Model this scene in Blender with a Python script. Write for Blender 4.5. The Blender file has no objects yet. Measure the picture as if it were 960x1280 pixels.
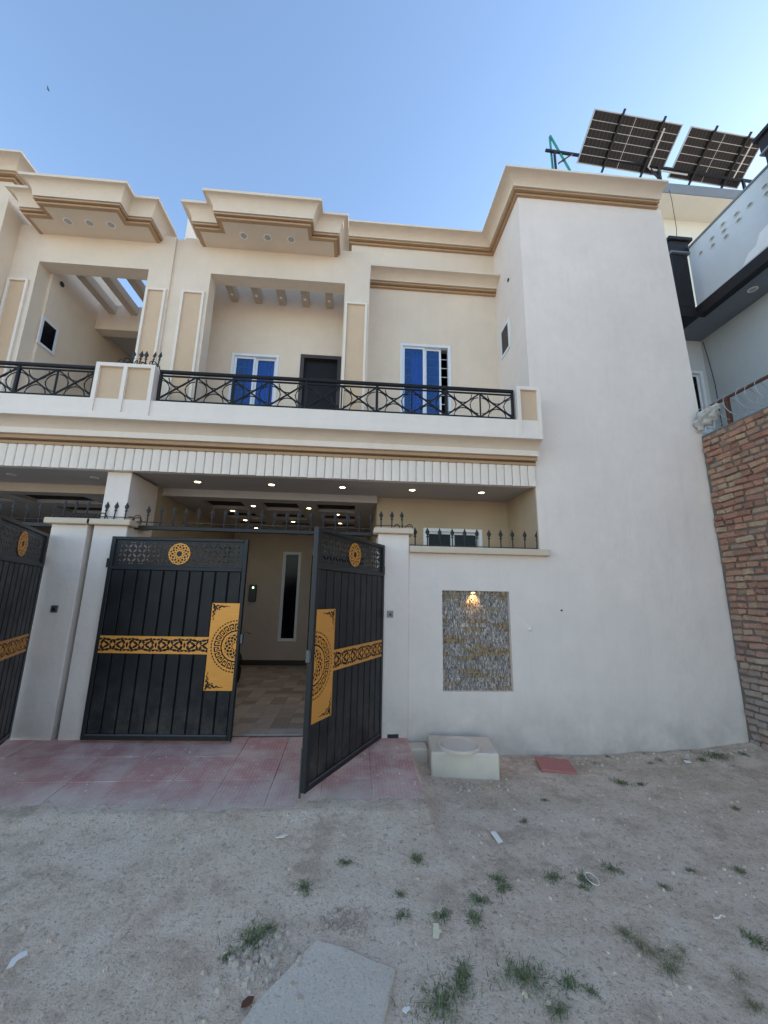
import bpy, math, random
import numpy as np
from mathutils import Vector, Matrix

random.seed(7)
RNG = np.random.default_rng(7)
SC = bpy.context.scene
COL = SC.collection
R = math.radians

# ------------------------------------------------------------------ camera
cam_d = bpy.data.cameras.new('camera')
cam = bpy.data.objects.new('camera', cam_d)
COL.objects.link(cam)
SC.camera = cam
cam_d.sensor_fit = 'VERTICAL'
cam_d.sensor_height = 36.0
cam_d.lens = 493.17 / 1280.0 * 36.0
cam_d.clip_start = 0.05
cam_d.clip_end = 3000
def aim(pitch, yaw, roll, loc):
    cy, sy, cp, sp = math.cos(yaw), math.sin(yaw), math.cos(pitch), math.sin(pitch)
    f = Vector((sy * cp, cy * cp, sp)); r = Vector((cy, -sy, 0)); u = r.cross(f)
    cr, sr = math.cos(roll), math.sin(roll)
    r2 = cr * r + sr * u; u2 = -sr * r + cr * u
    m = Matrix((r2, u2, -f)).transposed().to_4x4()
    m.translation = loc
    return m
cam.matrix_world = aim(R(11.8875), R(4.1343), R(1.0926), Vector((0, 0, 1.55)))

# ------------------------------------------------------------------ sky, sun, exposure
SUN_EL, SUN_AZ = R(19), R(76)            # azimuth measured from +Y towards +X: behind the houses, to the right
world = bpy.data.worlds.new('World'); SC.world = world; world.use_nodes = True
wn = world.node_tree.nodes; wn.clear()
sky = wn.new('ShaderNodeTexSky'); sky.sky_type = 'NISHITA'; sky.sun_disc = False
sky.sun_elevation = SUN_EL; sky.sun_rotation = SUN_AZ; sky.altitude = 100
sky.air_density = 1.0; sky.dust_density = 0.6; sky.ozone_density = 1.5
bg = wn.new('ShaderNodeBackground'); bg.inputs['Strength'].default_value = 0.15
wo = wn.new('ShaderNodeOutputWorld')
world.node_tree.links.new(sky.outputs[0], bg.inputs[0]); world.node_tree.links.new(bg.outputs[0], wo.inputs[0])
sun_d = bpy.data.lights.new('sun', 'SUN'); sun_d.energy = 3.0; sun_d.angle = R(0.53); sun_d.color = (1.0, 0.95, 0.87)
sun = bpy.data.objects.new('sun', sun_d); COL.objects.link(sun)
to_sun = Vector((math.sin(SUN_AZ) * math.cos(SUN_EL), math.cos(SUN_AZ) * math.cos(SUN_EL), math.sin(SUN_EL)))
sun.rotation_euler = to_sun.to_track_quat('Z', 'Y').to_euler()
sun.location = (0, 0, 30)
SC.view_settings.view_transform = 'Standard'; SC.view_settings.look = 'None'
SC.view_settings.exposure = 1.55; SC.view_settings.gamma = 1.0
SC.view_settings.use_curve_mapping = False
SC.cycles.max_bounces = 8; SC.cycles.diffuse_bounces = 5; SC.cycles.transparent_max_bounces = 12

# ------------------------------------------------------------------ materials
def mat(name):
    m = bpy.data.materials.new(name); m.use_nodes = True
    nt = m.node_tree; nt.nodes.clear()
    return m, nt
def N(nt, t, **kw):
    n = nt.nodes.new(t)
    for k, v in kw.items():
        if k in n.inputs: n.inputs[k].default_value = v
        else: setattr(n, k, v)
    return n
def L(nt, a, b): nt.links.new(a, b)
def c4(c): return (c[0], c[1], c[2], 1.0)
def mixc(nt, fac, a, b, mode='MIX'):
    n = nt.nodes.new('ShaderNodeMix'); n.data_type = 'RGBA'; n.blend_type = mode
    for s, v in ((0, fac), (6, a), (7, b)):
        if isinstance(v, (int, float)): n.inputs[s].default_value = v
        elif isinstance(v, tuple): n.inputs[s].default_value = c4(v)
        else: L(nt, v, n.inputs[s])
    return n.outputs[2]
def ramp(nt, src, stops):
    n = nt.nodes.new('ShaderNodeValToRGB')
    e = n.color_ramp.elements
    while len(e) < len(stops): e.new(0.5)
    for k, (p, c) in enumerate(stops):
        e[k].position = p; e[k].color = c4(c) if isinstance(c, tuple) else (c, c, c, 1)
    L(nt, src, n.inputs[0]); return n.outputs[0]
def pos(nt): return nt.nodes.new('ShaderNodeNewGeometry').outputs['Position']
def scaled(nt, src, s):
    n = nt.nodes.new('ShaderNodeMapping'); n.inputs['Scale'].default_value = s; L(nt, src, n.inputs[0]); return n.outputs[0]
def noise(nt, src, scale, detail=4, rough=0.55):
    n = N(nt, 'ShaderNodeTexNoise', Scale=scale, Detail=detail, Roughness=rough)
    L(nt, src, n.inputs['Vector']); return n.outputs['Fac']
def bump(nt, h, strength, dist=0.01, prev=None):
    n = N(nt, 'ShaderNodeBump', Strength=strength, Distance=dist); L(nt, h, n.inputs['Height'])
    if prev is not None: L(nt, prev, n.inputs['Normal'])
    return n.outputs[0]
def finish(nt, color, rough=0.7, metal=0.0, nrm=None, spec=0.4, emit=None, estr=0.0):
    b = N(nt, 'ShaderNodeBsdfPrincipled')
    if isinstance(color, tuple): b.inputs['Base Color'].default_value = c4(color)
    else: L(nt, color, b.inputs['Base Color'])
    if isinstance(rough, (int, float)): b.inputs['Roughness'].default_value = rough
    else: L(nt, rough, b.inputs['Roughness'])
    b.inputs['Metallic'].default_value = metal
    b.inputs['Specular IOR Level'].default_value = spec
    if nrm is not None: L(nt, nrm, b.inputs['Normal'])
    if emit: b.inputs['Emission Color'].default_value = c4(emit); b.inputs['Emission Strength'].default_value = estr
    o = N(nt, 'ShaderNodeOutputMaterial'); L(nt, b.outputs[0], o.inputs[0]); return b

M = {}
def plaster(key, col, var=0.05, rough=0.85, grime=0.0, streak=0.0):
    m, nt = mat(key); p = pos(nt)
    n1 = noise(nt, p, 0.9, 5, 0.6); n2 = noise(nt, p, 7, 4, 0.6); n3 = noise(nt, p, 160, 2, 0.7)
    d = tuple(c * (1 - var * 2.2) for c in col); l = tuple(min(1, c * (1 + var)) for c in col)
    c = mixc(nt, ramp(nt, n1, [(0.3, 0.0), (0.7, 1.0)]), d, l)
    c = mixc(nt, ramp(nt, n2, [(0.42, 0.0), (0.75, 0.35)]), c, tuple(x * 0.9 for x in col))
    if streak:                                # rain streaks and dust
        s = noise(nt, scaled(nt, p, (5.0, 5.0, 0.35)), 2.0, 5, 0.65)
        c = mixc(nt, ramp(nt, s, [(0.52, 0.0), (0.8, streak)]), c, (0.30, 0.26, 0.21))
    if grime:                                 # splash dirt near the ground
        sx = nt.nodes.new('ShaderNodeSeparateXYZ'); L(nt, p, sx.inputs[0])
        mr = N(nt, 'ShaderNodeMapRange'); mr.inputs[1].default_value = 0.55; mr.inputs[2].default_value = -0.15
        L(nt, sx.outputs[2], mr.inputs[0])
        mu = N(nt, 'ShaderNodeMath', operation='MULTIPLY'); L(nt, mr.outputs[0], mu.inputs[0])
        L(nt, ramp(nt, noise(nt, p, 3.0, 6, 0.65), [(0.3, 0.1), (0.7, grime)]), mu.inputs[1])
        c = mixc(nt, mu.outputs[0], c, (0.26, 0.22, 0.18))
    nb = bump(nt, n3, 0.22, 0.004); nb = bump(nt, noise(nt, p, 22, 3), 0.18, 0.012, nb)
    nb = bump(nt, noise(nt, p, 1.8, 4), 0.45, 0.06, nb)
    finish(nt, c, rough, 0, nb, 0.25); M[key] = m
plaster('frame_trim', (0.80, 0.70, 0.595), 0.02)
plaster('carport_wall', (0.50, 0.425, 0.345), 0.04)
plaster('slat_shaded', (0.52, 0.43, 0.34), 0.04)  # underside shade put into the base colour, darker than the cream walls
plaster('cream', (0.745, 0.62, 0.485), 0.035, streak=0.06)
plaster('offwhite', (0.82, 0.705, 0.615), 0.035, grime=0.6, streak=0.08)
plaster('white_trim', (0.83, 0.72, 0.615), 0.02, streak=0.07)
plaster('tan', (0.63, 0.455, 0.30), 0.04)
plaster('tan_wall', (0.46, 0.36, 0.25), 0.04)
plaster('mould', (0.47, 0.30, 0.17), 0.05)
plaster('mould_dark', (0.17, 0.115, 0.07), 0.05)
plaster('cap', (0.66, 0.53, 0.39), 0.04, streak=0.12)
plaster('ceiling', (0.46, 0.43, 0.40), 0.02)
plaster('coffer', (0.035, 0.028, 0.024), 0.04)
plaster('beam_beige', (0.56, 0.47, 0.36), 0.03)
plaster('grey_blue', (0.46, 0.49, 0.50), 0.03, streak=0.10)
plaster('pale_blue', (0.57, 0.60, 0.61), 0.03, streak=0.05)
plaster('neigh_cream', (0.66, 0.64, 0.56), 0.02)
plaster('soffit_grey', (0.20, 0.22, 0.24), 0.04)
plaster('patch_white', (0.80, 0.80, 0.80), 0.02)
plaster('concrete', (0.82, 0.69, 0.55), 0.10, grime=0.35)
plaster('concrete_lid', (0.76, 0.64, 0.525), 0.08)
m, nt = mat('slab_concrete'); p = pos(nt)
c = mixc(nt, noise(nt, p, 6, 7, 0.7), (0.50, 0.42, 0.335), (0.76, 0.64, 0.52)); sp = noise(nt, p, 70, 4, 0.8)
c = mixc(nt, ramp(nt, sp, [(0.34, 0.8), (0.44, 0.0)]), c, (0.28, 0.23, 0.18)); c = mixc(nt, ramp(nt, sp, [(0.60, 0.0), (0.68, 0.6)]), c, (0.85, 0.75, 0.62))
finish(nt, c, 0.92, 0, bump(nt, sp, 0.6, 0.01, bump(nt, noise(nt, p, 9, 4), 0.4, 0.02)), 0.15); M['slab_concrete'] = m

def simple(key, col, rough=0.5, metal=0.0, spec=0.5, nscale=0, var=0.15, bs=0.0, emit=None, estr=0):
    m, nt = mat(key); nb = None; c = col
    if nscale:
        n = noise(nt, pos(nt), nscale, 4, 0.6)
        c = mixc(nt, n, tuple(x * (1 - var) for x in col), tuple(min(1, x * (1 + var)) for x in col))
        if bs: nb = bump(nt, n, bs, 0.003)
    finish(nt, c, rough, metal, nb, spec, emit, estr); M[key] = m
simple('black_metal', (0.018, 0.0175, 0.018), 0.45, 0.0, 0.35, 30, 0.3)
simple('rail_metal', (0.013, 0.012, 0.012), 0.55, 0.0, 0.25, 30, 0.3)
simple('spear_metal', (0.032, 0.030, 0.029), 0.55, 0.0, 0.3, 30, 0.3)
simple('grey_metal', (0.10, 0.105, 0.11), 0.4, 0.5, 0.5, 30, 0.2)
simple('aluminium', (0.72, 0.74, 0.76), 0.38, 0.0, 0.5)
simple('dark_frame', (0.045, 0.030, 0.024), 0.45, 0, 0.5, 40, 0.3)
simple('black_glass', (0.005, 0.006, 0.009), 0.12, 0, 0.16)
simple('dark_door', (0.010, 0.008, 0.008), 0.5, 0, 0.25, 40, 0.3)
simple('lens_white', (0.82, 0.78, 0.74), 0.35)
simple('lens_grey', (0.40, 0.38, 0.36), 0.3)
simple('lit', (0.9, 0.8, 0.6), 0.4, emit=(1.0, 0.78, 0.45), estr=4.5)
simple('lit_niche', (0.9, 0.8, 0.6), 0.4, emit=(1.0, 0.66, 0.25), estr=4)
simple('led', (0.3, 0.9, 0.4), 0.4, emit=(0.5, 1.0, 0.45), estr=3)
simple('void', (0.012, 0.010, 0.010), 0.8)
simple('rust', (0.10, 0.045, 0.028), 0.8, 0, 0.3, 60, 0.5, 0.4)
simple('galv', (0.45, 0.47, 0.48), 0.4, 0.6, 0.5)
simple('green_paint', (0.02, 0.22, 0.17), 0.5)
simple('dark_stone', (0.020, 0.019, 0.020), 0.6, 0, 0.25, 18, 0.5, 0.5)
simple('pv_back', (0.085, 0.085, 0.09), 0.4, 0, 0.3)
simple('pv_cell', (0.012, 0.011, 0.012), 0.35, 0, 0.3)
simple('pv_line', (0.55, 0.53, 0.50), 0.4)
simple('tile_red', (0.46, 0.17, 0.14), 0.7, 0, 0.4, 25, 0.25, 0.2)
simple('litter_white', (0.84, 0.77, 0.70), 0.6)
simple('litter_tag', (0.66, 0.56, 0.38), 0.6, 0, 0.3, 60, 0.2)
simple('leaf_brown', (0.12, 0.05, 0.025), 0.7)
simple('rubber', (0.012, 0.012, 0.012), 0.8)
simple('chrome', (0.6, 0.6, 0.62), 0.15, 1.0)
simple('tarp', (0.50, 0.47, 0.42), 0.55, 0, 0.4, 12, 0.25, 0.3)
simple('drain', (0.03, 0.03, 0.03), 0.8)
simple('bird_dark', (0.05, 0.05, 0.055), 0.8)
simple('key_plate', (0.16, 0.17, 0.19), 0.35, 0.6)
simple('pebble', (0.50, 0.40, 0.31), 0.9, 0, 0.2, 9, 0.45)
simple('paint_fleck', (0.70, 0.68, 0.66), 0.8, 0, 0.2)
simple('rubble_brown', (0.42, 0.32, 0.25), 0.9, 0, 0.2, 14, 0.5)

# brushed gold sheet
m, nt = mat('gold'); p = pos(nt)
n = noise(nt, scaled(nt, p, (2, 2, 60)), 4, 4, 0.6)
c = mixc(nt, n, (0.64, 0.24, 0.03), (0.88, 0.41, 0.085))
finish(nt, c, 0.45, 0.30, bump(nt, n, 0.15, 0.002), 0.5); M['gold'] = m
m, nt = mat('gold_edge'); finish(nt, (0.45, 0.30, 0.12), 0.4, 0.8, None, 0.5); M['gold_edge'] = m

# gate sheet steel: slightly uneven sheen, dust in places
m, nt = mat('gate_sheet'); p = pos(nt)
oi = N(nt, 'ShaderNodeObjectInfo')
n1 = noise(nt, p, 5, 5, 0.6)
c = mixc(nt, ramp(nt, n1, [(0.45, 0.0), (0.8, 0.5)]), (0.010, 0.010, 0.011), (0.034, 0.031, 0.029))
c = mixc(nt, 0.25, c, mixc(nt, oi.outputs['Random'], (0.010, 0.011, 0.014), (0.026, 0.027, 0.030)))
sx = nt.nodes.new('ShaderNodeSeparateXYZ'); L(nt, p, sx.inputs[0])
mr = N(nt, 'ShaderNodeMapRange'); mr.inputs[1].default_value = 0.75; mr.inputs[2].default_value = 0.0; L(nt, sx.outputs[2], mr.inputs[0])
mu = N(nt, 'ShaderNodeMath', operation='MULTIPLY'); L(nt, mr.outputs[0], mu.inputs[0]); L(nt, ramp(nt, noise(nt, p, 6, 6, 0.7), [(0.4, 0.02), (0.75, 0.32)]), mu.inputs[1])
c = mixc(nt, mu.outputs[0], c, (0.30, 0.25, 0.20))
r = ramp(nt, n1, [(0.3, 0.30), (0.75, 0.55)])
finish(nt, c, r, 0.0, bump(nt, noise(nt, p, 3.5, 2), 0.25, 0.02), 0.26); M['gate_sheet'] = m
m, nt = mat('gate_groove'); finish(nt, (0.005, 0.005, 0.006), 0.6, 0, None, 0.3); M['gate_groove'] = m

# tinted blue window film over glass
m, nt = mat('blue_glass')
tr = N(nt, 'ShaderNodeBsdfTransparent'); tr.inputs[0].default_value = (0.36, 0.60, 1.0, 1)
b = N(nt, 'ShaderNodeBsdfPrincipled'); b.inputs['Base Color'].default_value = (0.055, 0.165, 0.38, 1)
b.inputs['Roughness'].default_value = 0.08; b.inputs['Specular IOR Level'].default_value = 0.6
mx = N(nt, 'ShaderNodeMixShader'); mx.inputs[0].default_value = 0.36
L(nt, tr.outputs[0], mx.inputs[1]); L(nt, b.outputs[0], mx.inputs[2])
o = N(nt, 'ShaderNodeOutputMaterial'); L(nt, mx.outputs[0], o.inputs[0]); M['blue_glass'] = m
simple('grille', (0.50, 0.50, 0.51), 0.5)
simple('curtain', (0.30, 0.50, 0.85), 0.9, 0, 0.2)

# per-object tinted pieces: bricks, paving tiles, floor tiles
m, nt = mat('brick'); p = pos(nt); oi = N(nt, 'ShaderNodeObjectInfo')
c = ramp(nt, oi.outputs['Random'], [(0.0, (0.27, 0.125, 0.09)), (0.22, (0.40, 0.175, 0.115)), (0.45, (0.48, 0.235, 0.155)),
     (0.62, (0.50, 0.32, 0.20)), (0.78, (0.52, 0.375, 0.245)), (0.86, (0.33, 0.165, 0.125)), (1.0, (0.42, 0.29, 0.21))])
n1 = noise(nt, p, 14, 5, 0.7); n2 = noise(nt, p, 60, 4, 0.7)
c = mixc(nt, ramp(nt, n1, [(0.38, 0.0), (0.68, 0.8)]), c, (0.27, 0.175, 0.13))
c = mixc(nt, ramp(nt, n2, [(0.55, 0.0), (0.70, 0.6)]), c, (0.50, 0.40, 0.30))
sx = nt.nodes.new('ShaderNodeSeparateXYZ'); L(nt, p, sx.inputs[0])
mr = N(nt, 'ShaderNodeMapRange'); mr.inputs[1].default_value = 1.5; mr.inputs[2].default_value = 0.0; L(nt, sx.outputs[2], mr.inputs[0])
mu = N(nt, 'ShaderNodeMath', operation='MULTIPLY'); L(nt, mr.outputs[0], mu.inputs[0])
L(nt, ramp(nt, noise(nt, p, 5, 5, 0.7), [(0.35, 0.25), (0.6, 1.0)]), mu.inputs[1])
c = mixc(nt, mu.outputs[0], c, (0.38, 0.345, 0.31))
finish(nt, c, 0.92, 0, bump(nt, n1, 0.9, 0.03, bump(nt, n2, 0.8, 0.012)), 0.15); M['brick'] = m
m, nt = mat('mortar'); p = pos(nt)
c = mixc(nt, noise(nt, p, 12, 5, 0.7), (0.085, 0.068, 0.055), (0.24, 0.20, 0.165))
finish(nt, c, 0.95, 0, bump(nt, noise(nt, p, 50, 4, 0.7), 0.6, 0.01), 0.15); M['mortar'] = m

def dirt_colour(nt, p):
    n1 = noise(nt, p, 0.7, 6, 0.62); n2 = noise(nt, p, 3.6, 8, 0.72); n3 = noise(nt, p, 30, 5, 0.75); n4 = noise(nt, p, 120, 3, 0.8); n0 = noise(nt, p, 1.7, 7, 0.7)
    c = mixc(nt, ramp(nt, n1, [(0.38, 0.0), (0.62, 1.0)]), (0.78, 0.59, 0.435), (0.87, 0.67, 0.51))
    c = mixc(nt, ramp(nt, n2, [(0.48, 0.0), (0.62, 0.8)]), c, (0.93, 0.745, 0.58))
    c = mixc(nt, ramp(nt, n2, [(0.36, 0.85), (0.47, 0.0)]), c, (0.57, 0.42, 0.305))
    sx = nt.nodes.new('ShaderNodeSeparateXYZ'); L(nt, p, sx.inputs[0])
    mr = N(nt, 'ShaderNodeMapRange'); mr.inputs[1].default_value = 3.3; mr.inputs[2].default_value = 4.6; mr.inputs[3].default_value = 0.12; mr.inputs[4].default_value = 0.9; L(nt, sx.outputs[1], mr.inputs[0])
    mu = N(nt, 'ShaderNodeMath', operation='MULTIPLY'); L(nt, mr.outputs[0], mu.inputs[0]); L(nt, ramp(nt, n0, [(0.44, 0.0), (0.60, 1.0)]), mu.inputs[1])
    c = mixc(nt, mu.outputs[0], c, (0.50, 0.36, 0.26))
    c = mixc(nt, ramp(nt, n3, [(0.34, 0.8), (0.46, 0.0)]), c, (0.40, 0.305, 0.22))
    c = mixc(nt, ramp(nt, n3, [(0.58, 0.0), (0.68, 0.6)]), c, (0.93, 0.80, 0.64))
    c = mixc(nt, ramp(nt, n4, [(0.34, 0.7), (0.43, 0.0)]), c, (0.26, 0.20, 0.155))
    return c, n2, n3, n4
m, nt = mat('dirt'); p = pos(nt)
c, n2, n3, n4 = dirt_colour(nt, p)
vo = N(nt, 'ShaderNodeTexVoronoi', Scale=42.0); L(nt, p, vo.inputs['Vector'])
nb = bump(nt, n2, 0.5, 0.04); nb = bump(nt, n3, 0.65, 0.018, nb); nb = bump(nt, n4, 0.6, 0.007, nb)
nb = bump(nt, ramp(nt, vo.outputs['Distance'], [(0.0, 1.0), (0.4, 0.0)]), 0.45, 0.010, nb)
finish(nt, c, 0.95, 0, nb, 0.10); M['dirt'] = m

m, nt = mat('pink_tile'); p = pos(nt); oi = N(nt, 'ShaderNodeObjectInfo')
c = mixc(nt, oi.outputs['Random'], (0.66, 0.325, 0.275), (0.71, 0.37, 0.315))
tc = N(nt, 'ShaderNodeTexCoord')
mp = nt.nodes.new('ShaderNodeMapping'); mp.inputs['Rotation'].default_value = (0, 0, R(45)); L(nt, tc.outputs['Object'], mp.inputs[0])
ch = N(nt, 'ShaderNodeTexChecker', Scale=46.0); L(nt, mp.outputs[0], ch.inputs[0])
ch.inputs[1].default_value = (1, 1, 1, 1); ch.inputs[2].default_value = (0, 0, 0, 1)
wv = ch.outputs['Fac']
n1 = noise(nt, p, 2.6, 6, 0.65); n2 = noise(nt, p, 40, 4, 0.7); n5 = noise(nt, p, 9, 5, 0.7)
c = mixc(nt, mixc(nt, 0.45, wv, n2), c, mixc(nt, 0.55, c, (0.30, 0.16, 0.145)))
c = mixc(nt, ramp(nt, n1, [(0.42, 0.0), (0.64, 0.62)]), c, (0.80, 0.63, 0.53))
c = mixc(nt, ramp(nt, n1, [(0.30, 0.7), (0.42, 0.0)]), c, (0.52, 0.33, 0.29))
sx = nt.nodes.new('ShaderNodeSeparateXYZ'); L(nt, p, sx.inputs[0])
mr = N(nt, 'ShaderNodeMapRange'); mr.inputs[1].default_value = 3.85; mr.inputs[2].default_value = 3.40; L(nt, sx.outputs[1], mr.inputs[0])
mu = N(nt, 'ShaderNodeMath', operation='MULTIPLY'); L(nt, mr.outputs[0], mu.inputs[0]); L(nt, ramp(nt, n5, [(0.35, 0.2), (0.6, 1.0)]), mu.inputs[1])
c = mixc(nt, mu.outputs[0], c, (0.64, 0.56, 0.46))
fl = noise(nt, p, 26, 3, 0.6)
c = mixc(nt, ramp(nt, fl, [(0.67, 0.0), (0.69, 0.9)]), c, (0.78, 0.74, 0.71))
finish(nt, c, 0.85, 0, bump(nt, wv, 0.55, 0.004, bump(nt, n2, 0.3, 0.004)), 0.25); M['pink_tile'] = m

m, nt = mat('floor_tile'); p = pos(nt); oi = N(nt, 'ShaderNodeObjectInfo')
c = ramp(nt, oi.outputs['Random'], [(0.0, (0.30, 0.26, 0.225)), (0.35, (0.46, 0.40, 0.345)), (0.6, (0.54, 0.47, 0.42)), (0.8, (0.42, 0.40, 0.40)), (1.0, (0.64, 0.54, 0.46))])
c = mixc(nt, noise(nt, p, 11, 6, 0.7), c, mixc(nt, 0.5, c, (0.07, 0.06, 0.055)))
finish(nt, c, 0.45, 0, bump(nt, noise(nt, p, 25, 3), 0.1, 0.004), 0.45); M['floor_tile'] = m

m, nt = mat('ledger'); p = pos(nt); g = nt.nodes.new('ShaderNodeNewGeometry')
ri = g.outputs['Random Per Island']
c = ramp(nt, ri, [(0.0, (0.20, 0.175, 0.155)), (0.3, (0.33, 0.29, 0.255)), (0.55, (0.42, 0.37, 0.325)), (0.8, (0.52, 0.46, 0.40)), (1.0, (0.80, 0.71, 0.62))])
def math_n(op, a, b):
    n = N(nt, 'ShaderNodeMath', operation=op)
    for k, v in enumerate((a, b)):
        if isinstance(v, (int, float)): n.inputs[k].default_value = v
        elif v is not None: L(nt, v, n.inputs[k])
    return n.outputs[0]
sx = nt.nodes.new('ShaderNodeSeparateXYZ'); L(nt, p, sx.inputs[0])
row = math_n('FLOOR', math_n('MULTIPLY', math_n('SUBTRACT', sx.outputs[2], 0.5), 21.467), None)
colm = math_n('FLOOR', math_n('ADD', math_n('MULTIPLY', sx.outputs[0], 4.4), math_n('MULTIPLY', row, 0.377)), None)
cx = nt.nodes.new('ShaderNodeCombineXYZ'); L(nt, colm, cx.inputs[0]); L(nt, row, cx.inputs[1])
wh = N(nt, 'ShaderNodeTexWhiteNoise'); wh.noise_dimensions = '3D'; L(nt, cx.outputs[0], wh.inputs['Vector'])
c = mixc(nt, ramp(nt, wh.outputs['Value'], [(0.60, 0.0), (0.80, 0.8)]), c, mixc(nt, ri, (0.26, 0.165, 0.085), (0.56, 0.39, 0.22)))
c = mixc(nt, ramp(nt, noise(nt, p, 60, 4, 0.7), [(0.3, 0.35), (0.6, 0.0)]), c, (0.06, 0.06, 0.062))
finish(nt, c, 0.75, 0, bump(nt, noise(nt, p, 120, 3), 0.4, 0.004), 0.35); M['ledger'] = m

def grass_mat(key, a, b):
    m, nt = mat(key); g = nt.nodes.new('ShaderNodeNewGeometry')
    finish(nt, mixc(nt, g.outputs['Random Per Island'], a, b), 0.7, 0, None, 0.25); M[key] = m
grass_mat('weed', (0.085, 0.115, 0.05), (0.28, 0.29, 0.15))
grass_mat('weed_dry', (0.16, 0.16, 0.08), (0.36, 0.31, 0.18))

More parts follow.
